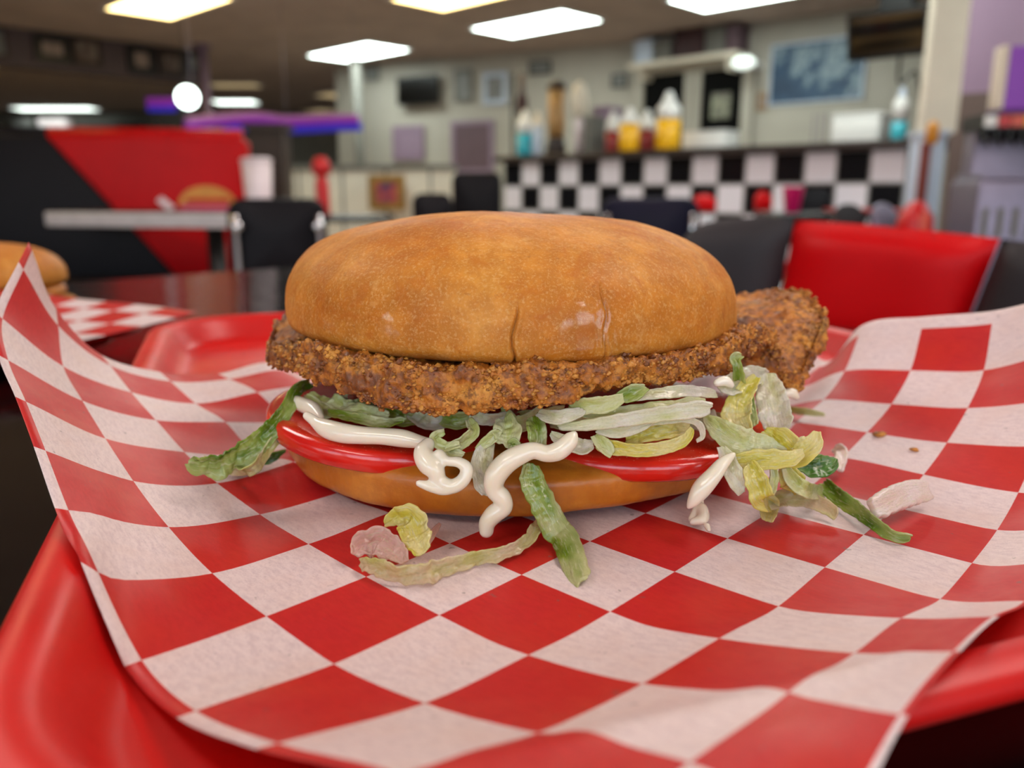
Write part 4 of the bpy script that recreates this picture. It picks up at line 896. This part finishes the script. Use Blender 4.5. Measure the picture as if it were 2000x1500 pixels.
MB().lathe([(6 * s, 106 * s), (11 * s, 112 * s), (11 * s, 138 * s), (5 * s, 148 * s)], 16, (6 * s, 0, 0)).build('orange_top', M['orange'], e, smooth=True)
w0, w1 = at(1862, 200, 4.6), at(2300, 200, 4.0)
slab('wall_side', 'mauve', (w0.x, w0.y), (w1.x, w1.y), .6, PCEIL)  # purple neon glow is put into this upper wall's mauve colour
slab('wall_side_lower', 'wall_brown', (w0.x, w0.y), (w1.x, w1.y), FLOORZ, .6)
PS = deep(3.3, (1, -.15)); o, w, h = PS.rect(1893, 100, 2110, 470); o.z = FLOORZ; e = empty('soda_machine', 'soda fountain with purple panel and steel body at right edge', 'drink dispenser', tuple(o), PS.rz)
def pz(py): return PS.hit(1960, py).z - FLOORZ
def pxx(px): return (PS.hit(px, 300) - Vector((o.x, o.y, 0))).dot(PS.T)
MB().box(-w / 2 + .05, w / 2, .1, .2, .0, pz(228)).build('machine_body', M['steel'], e, bevel=.01)
M['lit_purple'] = glow('lit_purple_panel', '7b3fa0', .3)
MB().box(pxx(1944), w / 2, -.02, .12, pz(214), pz(92)).build('sign_panel', M['lit_purple'], e, bevel=.005)
MB().box(pxx(1928), pxx(1944), -.02, .05, pz(214), pz(90)).build('sign_side', M['cream'], e, bevel=.005)
bm = bmesh.new(); bmesh.ops.create_cone(bm, cap_ends=True, segments=32, radius1=.06, radius2=.06, depth=.01, matrix=Matrix.Rotation(pi / 2, 4, 'X')); me = bpy.data.meshes.new('red_logo_disc'); bm.to_mesh(me); bm.free()
link('red_logo_disc', me, M['red'], e, loc=(pxx(2018), -.026, pz(155)))
MB().box(pxx(1912), w / 2, -.02, .2, pz(252), pz(222)).build('badge_rail', M['black'], e)
for k, m in enumerate(('white', 'red', 'badge', 'yellow', 'red', 'white')):
    if m == 'badge' and 'badge' not in M: M['badge'] = plain('coral_badge', 'd85a45', .4, 0, 20, .05, 0)
    x = pxx(1922 + 26 * k); MB().box(x - .02, x + .02, -.028, -.02, pz(248), pz(226)).build('flavour_badge', M[m], e)
    f = MB().tube([(x, .03, pz(252)), (x, .03, pz(275))], .018, 12).tube([(x, .0, pz(262)), (x, -.02, pz(285))], .006, 8); f.build('nozzle', M['black'], e)
MB().box(pxx(1900), w / 2, -.1, .14, pz(352), pz(340)).build('drip_tray', M['steel'], e, bevel=.004)
MB().box(pxx(1893), w / 2, -.12, .15, 0, pz(352)).build('base_cabinet', M['steel'], e, bevel=.01)
for k in range(5): MB().box(pxx(1900) + .05 * k + .01, pxx(1900) + .05 * k + .03, -.125, -.12, pz(460), pz(405)).build('vent_slot', M['black'] if 0 else M['wall_dim'], e)

# ---- booth on the left
PB = Pl(E2, tuple(at(280, 268, 4.25)))
PB = Pl((.985, .17), tuple(at(280, 268, 4.25)))
bl, br = PB.hit(-160, 330), PB.hit(486, 330); W_ = (br - bl).length; zt = PB.hit(280, 264).z
e = empty('booth', 'high-backed booth with black and red diagonal vinyl and burger emblem', 'booth', (bl.x, bl.y, FLOORZ), PB.rz)
def X(px, py): return (PB.hit(px, py) - Vector((bl.x, bl.y, 0))).dot(PB.T)
def Z(px, py): return PB.hit(px, py).z - FLOORZ
HT = Z(280, 266)
xa, xb = X(88, 268), X(335, 530)
zb = Z(335, 530)
xe = xb + (xb - xa) / (HT - zb) * (zb - .42)
MB().prism([(0, .42), (xe, .42), (xa, HT), (0, HT)], 0, .14).build('black_back_panel', M['vinyl_black'], e, bevel=.015)
MB().prism([(xe, .42), (W_ * .955, .42), (W_ * .985, HT - .3), (W_, HT - .02), (W_ - .04, HT), (xa, HT)], 0, .14).build('red_back_panel', M['vinyl_red'], e, bevel=.015)
MB().tube([(0, .07, HT), (xa, .07, HT)], .045, 14).build('black_top_roll', M['vinyl_black'], e, smooth=True)
MB().tube([(xa, .07, HT), (W_ - .03, .07, HT)], .045, 14).build('red_top_roll', M['vinyl_redtop'] if 'vinyl_redtop' in M else M['vinyl_red'], e, smooth=True)
MB().box(0, W_, -.32, .0, .3, .45).build('seat_cushion', M['vinyl_black'], e, bevel=.03)
MB().box(0, W_, -.30, .12, 0, .3).build('seat_base', M['black'], e)
em = bpy.data.objects.new('burger_emblem', None); COL.objects.link(em); em.parent = e; em.location = (X(405, 385), -.004, Z(405, 400))
s = 4.25 / F
def arc(r0, r1, n=20, sq=.55):
    return [(r1 * cos(pi * k / n), r1 * sq * sin(pi * k / n)) for k in range(n + 1)] + [(r0 * cos(pi * k / n), r0 * sq * sin(pi * k / n)) for k in range(n, -1, -1)]
MB().prism([(52 * s * cos(pi * k / 20), 36 * s * sin(pi * k / 20)) for k in range(21)], -.012, 0).build('emblem_bun', M['orange'], em)
MB().prism([(-40 * s, 4 * s), (40 * s, 4 * s), (44 * s, 12 * s), (-36 * s, 12 * s)], -.02, -.012).build('emblem_filling', M['vinyl_red'], em)
MB().prism([(-48 * s, -12 * s), (48 * s, -12 * s), (50 * s, 0), (-50 * s, 0)], -.014, 0).build('emblem_base', M['pink'], em)
MB().prism([(-92 * s, 8 * s), (-70 * s, -12 * s), (-60 * s, -4 * s), (-82 * s, 16 * s)], -.014, 0).build('emblem_streak', M['pinkwhite'], em)
# booth table
M['table_edge'] = plain('ribbed_table_edge', 'c9c2c2', .4, 0, 30, .12, .02)
M['tabletop_dark'] = plain('dark_laminate', '1b1716', .25, 0, 10, .2, 0)
ta, tb_ = at(94, 424, 3.8), at(446, 430, 3.55); dv = tb_ - ta; tl = dv.length
e = empty('booth_table', 'table with pale metal edge strip in front of the red booth', 'table', (ta.x, ta.y, FLOORZ), atan2(dv.y, dv.x))
zt2 = at(270, 413, 3.68).z - FLOORZ; zb2 = at(270, 444, 3.68).z - FLOORZ
MB().box(0, tl, 0, .34, zt2 - .004, zt2 + .002).build('tabletop', M['tabletop_dark'], e); MB().box(-.01, tl + .01, -.012, .35, zb2, zt2 - .004).build('metal_edge', M['table_edge'], e, bevel=.008)
MB().tube([(tl * .8, .17, 0), (tl * .8, .17, zb2)], .04, 16).build('pedestal', M['black'], e, smooth=True); MB().lathe([(.16, 0), (.16, .02), (.05, .05)], 24, (tl * .8, .17, 0)).build('foot_plate', M['black'], e)

# ---- diner chairs
def rounded_back(w, h, th, r, bend=.02, n=10):
    b = MB(); out = []
    for cx, cz, a0 in ((w / 2 - r, h - r, 0), (-w / 2 + r, h - r, 90), (-w / 2 + r * .4, r * .4, 180), (w / 2 - r * .4, r * .4, 270)):
        rr = r if a0 < 180 else r * .4
        for k in range(n + 1): a = radians(a0 + 90 * k / n); out.append((cx + rr * cos(a), cz + rr * sin(a)))
    m = len(out); vs = []; fs = []
    lay = ((0, .90), (.3, .98), (.5, 1), (.7, .98), (1, .90))
    for q, sc in lay:
        for x, z in out: xx = x * sc; zz = (z - h / 2) * sc + h / 2; vs.append((xx, (q - .5) * th + bend * (1 - (2 * x / w) ** 2), zz))
    for i in range(len(lay) - 1):
        for k in range(m): fs.append((i * m + k, i * m + (k + 1) % m, (i + 1) * m + (k + 1) % m, (i + 1) * m + k))
    # domed faces with an inner grid ring
    for base, sgn, i0 in ((0, -1, 0), ((len(lay) - 1) * m, 1, len(lay) - 1)):
        c = len(vs); vs.append((0, ((0 if sgn < 0 else 1) - .5) * th + bend + sgn * th * .1, h / 2))
        for k in range(m): fs.append((base + k, base + (k + 1) % m, c))
    b.add(vs, fs); return b
def diner_chair(p, rz, label, mat='vinyl_black', w=.40, top=.84, bh=.32, seatm=None, group='diner chairs around the tables', name='diner_chair', stud=False):
    """p: floor point under the back; the seat lies towards local -y"""
    e = empty(name, label, 'chair', (p.x, p.y, FLOORZ), rz, group)
    rounded_back(w, bh, .045, .06).build('backrest', M[mat], e, loc=(0, 0, top - bh), smooth=True)
    for s_ in (-1, 1):
        MB().tube(crom([(s_ * (w / 2 - .03), .045, .02), (s_ * (w / 2 - .03), .03, .4), (s_ * (w / 2 - .03), .045, top - .06)], 6), .012, 12).build('back_frame', M['chrome'], e, smooth=True)
        MB().tube([(s_ * (w / 2 - .03), -.42, 0), (s_ * (w / 2 - .03), -.40, .44)], .012, 12).build('leg', M['chrome'], e, smooth=True)
        MB().tube([(s_ * (w / 2 - .03), -.41, .43), (s_ * (w / 2 - .03), .03, .43)], .012, 12).build('seat_rail', M['chrome'], e, smooth=True)
        if stud: MB().lathe([(.001, 0), (.02, .005), (.026, .018), (.02, .034), (.001, .04)], 16, (s_ * (w / 2 - .035), .05, top - .12)).build('chrome_knob', M['chrome'], e, smooth=True)
    MB().box(-w / 2, w / 2, -.44, .0, .44, .49).build('seat', M[seatm or mat], e, bevel=.02)
    return e
def chair_px(x0, x1, ytop, Y, label, mat='vinyl_black', rz=0, bh=.32, seatm=None, **k):
    p = at((x0 + x1) / 2, ytop, Y); w = (x1 - x0) * Y / F * 1.0
    return diner_chair(p, rz, label, mat, w, p.z - FLOORZ, bh, seatm, **k)
chair_px(448, 632, 387, 3.1, 'black chair with chrome knobs in front of the white container', 'vinyl_black', pi + .25, stud=True)
chair_px(806, 882, 377, 5.0, 'small black chair with a highlight left of the tall black chair', 'vinyl_black', .1, stud=True)
chair_px(884, 978, 336, 5.8, 'tall black chair left of the checked counter end', 'vinyl_black', .0, bh=.5)
chair_px(1176, 1364, 386, 3.3, 'navy-black chair directly behind the bun, right side', 'vinyl_navy', pi - .1)
chair_px(1560, 1626, 368, 4.95, 'black chair between pink cup and red tray', 'vinyl_black', .1)
chair_px(1354, 1400, 380, 4.9, 'chair with red back right of the navy-black chair', 'vinyl_red', .1, bh=.1)
chair_px(1476, 1508, 372, 4.9, 'narrow red-backed chair left of the pink cup', 'vinyl_red', .1, bh=.12)
chair_px(1628, 1692, 398, 3.5, 'dark chair under the red tray edge', 'vinyl_grey', .1)
chair_px(1702, 1754, 396, 3.46, 'grey chair right of the dark one below red tray', 'steel', .1)
# table with tray, cup
p = at(1640, 405, 4.1); e = empty('dining_table', 'dark table carrying the pink cup and red tray', 'table', (p.x, p.y, FLOORZ), 0)
TZ = .765; MB().box(-.36, .36, -.22, .22, TZ - .03, TZ).build('tabletop', M['tabletop_dark'], e, bevel=.01); MB().tube([(0, 0, 0), (0, 0, TZ - .03)], .04, 16).build('pedestal', M['black'], e)
p = at(1698, 390, 4.05); tag(tray_mesh(.36, .25).build('red_tray', M['tray'], loc=(p.x - .18, p.y - .1, TZ - LIFT + .004), smooth=True), 'red tray lying on the dark table in front of counter', 'tray')
def cup(p, r0, r1, h, mat, label, name='cup'):
    return tag(MB().lathe([(r0 * .9, 0), (r0, .003), (r1, h), (r1 * 1.05, h + .004), (r1 * .93, h + .003), (r0 * .9, .01)], 24).build(name, M[mat], loc=tuple(p), smooth=True), label, 'cup')
p = at(1550, 366, 4.05); cup(Vector((p.x, p.y, TZ - LIFT)), .034, .05, p.z - (TZ - LIFT), 'pink', 'tall pink cup on the dark table in front of the counter')
p = at(1792, 392, 2.9); z1 = p.z
e = empty('napkin_holder', 'rounded red holder on a table under the strip at counter end', 'holder', (p.x, p.y, z1 - .14))
MB().lathe([(.05, 0), (.062, .02), (.058, .08), (.03, .13), (.012, .14)], 20).build('holder_body', M['red'], e, smooth=True); MB().box(-.012, .012, -.066, -.05, .03, .1).build('holder_label', M['badge'], e)
e = empty('side_table', 'small dark table under the rounded red holder', 'table', (p.x, p.y, FLOORZ)); MB().box(-.12, .12, -.12, .12, z1 - .14 - FLOORZ - .03, z1 - .14 - FLOORZ - .001).build('tabletop', M['tabletop_dark'], e); MB().tube([(0, 0, 0), (0, 0, z1 - .17 - FLOORZ)], .03, 12).build('pedestal', M['black'], e)
# white container and red bottle on a table behind the black chair
p = at(500, 308, 4.0); base = -.02
e = empty('foam_container', 'white upright container standing behind the black chair', 'container', (p.x, p.y, base)); R = 29 * 4.0 / F; h = p.z - base
MB().lathe([(R * .78, 0), (R * .8, .01), (R * .97, h * .93)], 28).build('container_body', M['pinkwhite'], e, smooth=True); MB().lathe([(R * 1.02, h * .93), (R * 1.02, h * .97), (R * .8, h)], 28).build('container_lid', M['pinkwhite'], e, smooth=True)
e = empty('cafe_table', 'table behind the black chair, holding white container and red bottle', 'table', (p.x + .18, p.y + .05, FLOORZ)); MB().box(-.14, .42, -.1, .3, base - FLOORZ - .03, base - FLOORZ - .0005).build('tabletop', M['tabletop_dark'], e, bevel=.008); MB().tube([(0, 0, 0), (0, 0, base - FLOORZ - .03)], .04, 12).build('pedestal', M['black'], e)
p = at(626, 306, 4.0); s = 4.0 / F
e = empty('squeeze_bottle', 'red squeeze bottle left of the gold framed picture', 'bottle', (p.x, p.y, base)); H = p.z - base
MB().lathe([(12 * s, 0), (13 * s, .01), (13 * s, H * .55), (9 * s, H * .68)], 20).build('bottle_body', M['red'], e, smooth=True); MB().lathe([(9 * s, H * .68), (17 * s, H * .72), (17 * s, H * .9), (8 * s, H)], 20).build('bottle_cap', M['coral'] if 'coral' in M else M['red'], e, smooth=True)

# ---- near chair with black and red back, across the table
CPL = Pl(E1, tuple(at(1700, 440, .95)))
e = empty('near_chair', 'near chair with black back and big red centre panel, right of the bun', 'chair', (CPL.hit(1700, 440).x, CPL.hit(1700, 440).y, FLOORZ), CPL.rz)
o0 = CPL.hit(1700, 440); 
def cx(px, py): q = CPL.hit(px, py); return ((q - Vector((o0.x, o0.y, 0))).dot(CPL.T), q.z - FLOORZ)
def strip_panel(pts_top, pts_bot, th, crown=.02):
    """padded panel between a top and a bottom curve (x, z)"""
    b = MB(); n = len(pts_top); m = 14; vs = []; fs = []
    for side in (0, 1):
        for i in range(n):
            for k in range(m + 1):
                t_ = k / m; x = pts_bot[i][0] * (1 - t_) + pts_top[i][0] * t_; z = pts_bot[i][1] * (1 - t_) + pts_top[i][1] * t_
                u = 2 * i / (n - 1) - 1
                puff = (1 - abs(u) ** 5) * (1 - abs(2 * t_ - 1) ** 6)
                y = -(th / 2) * puff if side == 0 else (th / 2) * puff
                vs.append((x, y + .03 * (x / .25) ** 2 * -1, z))
    N = n * (m + 1)
    for side in (0, 1):
        for i in range(n - 1):
            for k in range(m):
                a = side * N + i * (m + 1) + k; fs.append((a, a + 1, a + m + 2, a + m + 1))
    b.add(vs, fs); return b
def zb_(x): return .46
tx = [(1556, 430), (1650, 436), (1750, 444), (1850, 454), (1958, 466)]; bx = [(1512, 660), (1610, 668), (1700, 672), (1790, 676), (1872, 680)]
T_ = crom([Vector((*cx(*q), 0)) for q in tx], 6); B_ = crom([Vector((*cx(*q), 0)) for q in bx], 6)
me_ = strip_panel(T_, B_, .07)
o = me_.build('red_back_panel', M['vinyl_red'], e, smooth=True)
def side_panel(tq, bq, name):
    Tq = crom([Vector((*cx(*q), 0)) for q in tq], 6); Bq = crom([Vector((*cx(*q), 0)) for q in bq], 6); strip_panel(Tq, Bq, .062).build(name, M['vinyl_grey'], e, smooth=True)
side_panel([(1352, 500), (1368, 448), (1420, 428), (1490, 424), (1553, 428)], [(1340, 655), (1370, 658), (1420, 660), (1470, 662), (1510, 664)], 'black_side_panel')
side_panel([(1962, 466), (2040, 476), (2100, 490), (2140, 520), (2160, 580)], [(1876, 680), (1940, 684), (2000, 688), (2060, 692), (2110, 696)], 'black_side_panel')
MB().box(-.24, .24, -.42, -.02, .42, .47).build('seat', M['vinyl_red'], e, bevel=.02)
for sx_ in (-1, 1):
    for sy_ in (-.38, .0): MB().tube([(sx_ * .2, sy_, 0), (sx_ * .2, sy_, .43)], .013, 12).build('leg', M['chrome'], e, smooth=True)
    MB().tube([(sx_ * .2, .03, .40), (sx_ * .2, .035, .60)], .012, 12).build('back_frame', M['chrome'], e, smooth=True)

# ---- the table in front
TBZ = -.0048
t = NT('black_tabletop'); n = t.noise(60, 5, .7); v = t.noise(900, 3)
t.set(Base_Color=t.ramp(v, [(.45, '060506'), (.62, '0b0a0a'), (.8, '221f1d')]), Roughness=.1, Specular_IOR_Level=.5); t.l(t.ramp(n, [(.3, .07), (.7, .16)]), t.b.inputs['Roughness']); M['table'] = t.m
N2 = Vector((-E2.y, E2.x, 0)); NN = Vector((-E2.y, E2.x, 0))     # towards the far edge
nf = Vector((-.36, .94, 0)).dot(NN); 
b = MB().box(-.62, .56, -.30, nf, -.035, 0); e = empty('black_table', 'glossy black table carrying the red tray and the sandwich', 'table', (0, 0, FLOORZ), A2)
b.build('tabletop', M['table'], e, loc=(0, 0, TBZ - FLOORZ), bevel=.006)
MB().tube([(-.02, .35, .03), (-.02, .35, TBZ - FLOORZ - .035)], .045, 20).build('pedestal', M['black'], e, smooth=True); MB().lathe([(.3, 0), (.3, .015), (.06, .05)], 32, (-.02, .35, 0)).build('foot_plate', M['black'], e)

# ---- second tray, paper and sandwich on the far left
q0 = onz(178, 668, TBZ + .012); q1 = onz(380, 612, TBZ + .02)
tr = empty('food_basket_tray', 'dark red low tray under second checked paper at the left', 'tray', (0, 0, 0))
PX2 = [(-260, 640), (120, 672), (384, 612), (150, 578), (-60, 566), (-300, 580)]
far = [onz(-330, 700, .012), onz(175, 668, .012), onz(385, 606, .020), onz(112, 580, .020)]
c_ = (far[1] + far[2] + far[3]) / 3
A2b = atan2((far[2] - far[3]).y, (far[2] - far[3]).x)
# sheet as a smooth quad patch
def quad_sheet(c00, c10, c11, c01, nu, nv, i0, i1, j0, j1, name, label, amp=.002):
    vs = []; uv_ = []
    for a in range(nu + 1):
        for b_ in range(nv + 1):
            u = a / nu; v_ = b_ / nv; p = (c00 * (1 - u) + c10 * u) * (1 - v_) + (c01 * (1 - u) + c11 * u) * v_
            p.z += amp * noise.noise(Vector((u * 3, v_ * 3, 4))) - .012 * (4 * u * (1 - u) * 4 * v_ * (1 - v_)) * .6
            vs.append(p); uv_.append((i0 + (i1 - i0) * u, j0 + (j1 - j0) * v_))
    return sheet(name, vs, uv_, nu, nv, label, 'paper liner')
k0 = onz(172, 662, .010); k1 = onz(386, 610, .014); k2 = onz(108, 578, .018)
k3 = k0 + (k2 - k1); dv1 = (k1 - k0); dv2 = (k2 - k1)
f_ = .30 / dv2.length; c00 = k0 - dv1 * (.16 / dv1.length); c10 = k1.copy(); c11 = k1 + dv2 * f_; c01 = c00 + dv2 * f_
quad_sheet(c00, c10, c11, c01, 50, 50, 0, (c10 - c00).length / .0244, 0, 12, 'checked_paper', 'second red and white checked paper lying further back on the left')
bpy.data.objects.remove(tr)
w2 = (c10 - c00).length; h2 = (c01 - c00).length; ang = atan2(dv1.y, dv1.x)
o = tray_mesh(w2 + .0, h2 + .0).build('serving_tray', M['tray'], loc=(c00.x, c00.y, TBZ + .004), rz=ang, smooth=True); 
o.scale = (.93, .93, .6); o.location += (dv1.normalized() + dv2.normalized()) * .012
tag(o, 'second red tray under the checked paper at the left', 'tray')
# second sandwich, cut by the left edge
o1 = at(-42, 545, .60); 
SW2 = empty('far_sandwich', 'second bun sandwich cut by the left edge of the photo', 'sandwich', (o1.x, o1.y, 0))
_bc, _sw = BC.copy(), SW
def bun2(name, mat, R, zeq, zt_, zb, pt, pb):
    b = MB(); prof = []; 
    for k in range(41):
        s = k / 40
        if s < .6: ph = s / .6 * pi / 2; q = 2 / pt; prof.append((max(1e-4, R * sin(ph) ** q), zeq + (zt_ - zeq) * max(0, cos(ph)) ** q))
        else: ph = (s - .6) / .4 * pi / 2; q = 2 / pb; prof.append((max(1e-4, R * max(0, cos(ph)) ** q), zeq - (zeq - zb) * sin(ph) ** q))
    b.lathe(prof, 64); return b.build(name, M[mat], SW2, smooth=True)
ztop = at(-10, 474, .60).z
bun2('top_bun', 'bun', .058, ztop - .026, ztop, ztop - .040, 2.4, 2)
bun2('fried_cutlet', 'breading', .062, ztop - .046, ztop - .040, ztop - .053, 4, 3)
bun2('bottom_bun', 'bun_base', .056, .012, max(.02, ztop - .053), .006, 4, 2.3)
# ---------------------------------------------------------------- daylight, camera, colour management
w = bpy.data.worlds.new('daylight'); scene.world = w; w.use_nodes = True
nt = w.node_tree; sky = nt.nodes.new('ShaderNodeTexSky'); sky.sky_type = 'NISHITA'; sky.sun_elevation = radians(40); sky.sun_rotation = radians(10); sky.sun_disc = False; sky.sun_intensity = .3
nt.links.new(sky.outputs[0], nt.nodes['Background'].inputs['Color']); nt.nodes['Background'].inputs['Strength'].default_value = .45
for x0, x1 in ((-7.15, -4.95), (-4.55, -2.75), (-2.35, -.45), (-.05, 1.85), (2.25, 4.25)):  # first area lamp fills the added window that glints on the bun
    a = bpy.data.lights.new('window_daylight', 'AREA'); a.shape = 'RECTANGLE'; a.size = x1 - x0; a.size_y = 1.25; a.energy = WINDOW_W; a.color = (.86, .92, 1)
    o = bpy.data.objects.new('window_daylight', a); COL.objects.link(o); o.location = ((x0 + x1) / 2, -3.02, .675); o.rotation_euler = (radians(90), 0, 0)
cam = bpy.data.cameras.new('camera'); co = bpy.data.objects.new('camera', cam); COL.objects.link(co); scene.camera = co
cam.sensor_fit = 'HORIZONTAL'; cam.sensor_width = 36; cam.lens = F / 2000 * 36; cam.clip_start = .01; cam.clip_end = 60
co.location = (0, 0, CZ); co.rotation_euler = (pi / 2 - PITCH, 0, 0)
cam.dof.use_dof = True; cam.dof.focus_distance = .198; cam.dof.aperture_fstop = cam.lens / 2.7; cam.dof.aperture_blades = 0
vs_ = scene.view_settings; vs_.view_transform = 'Standard'; vs_.look = 'None'; vs_.gamma = 1; vs_.use_curve_mapping = False; vs_.exposure = EXPOSURE
for o in list(COL.objects):
    if o.parent is None: o.location.z += LIFT
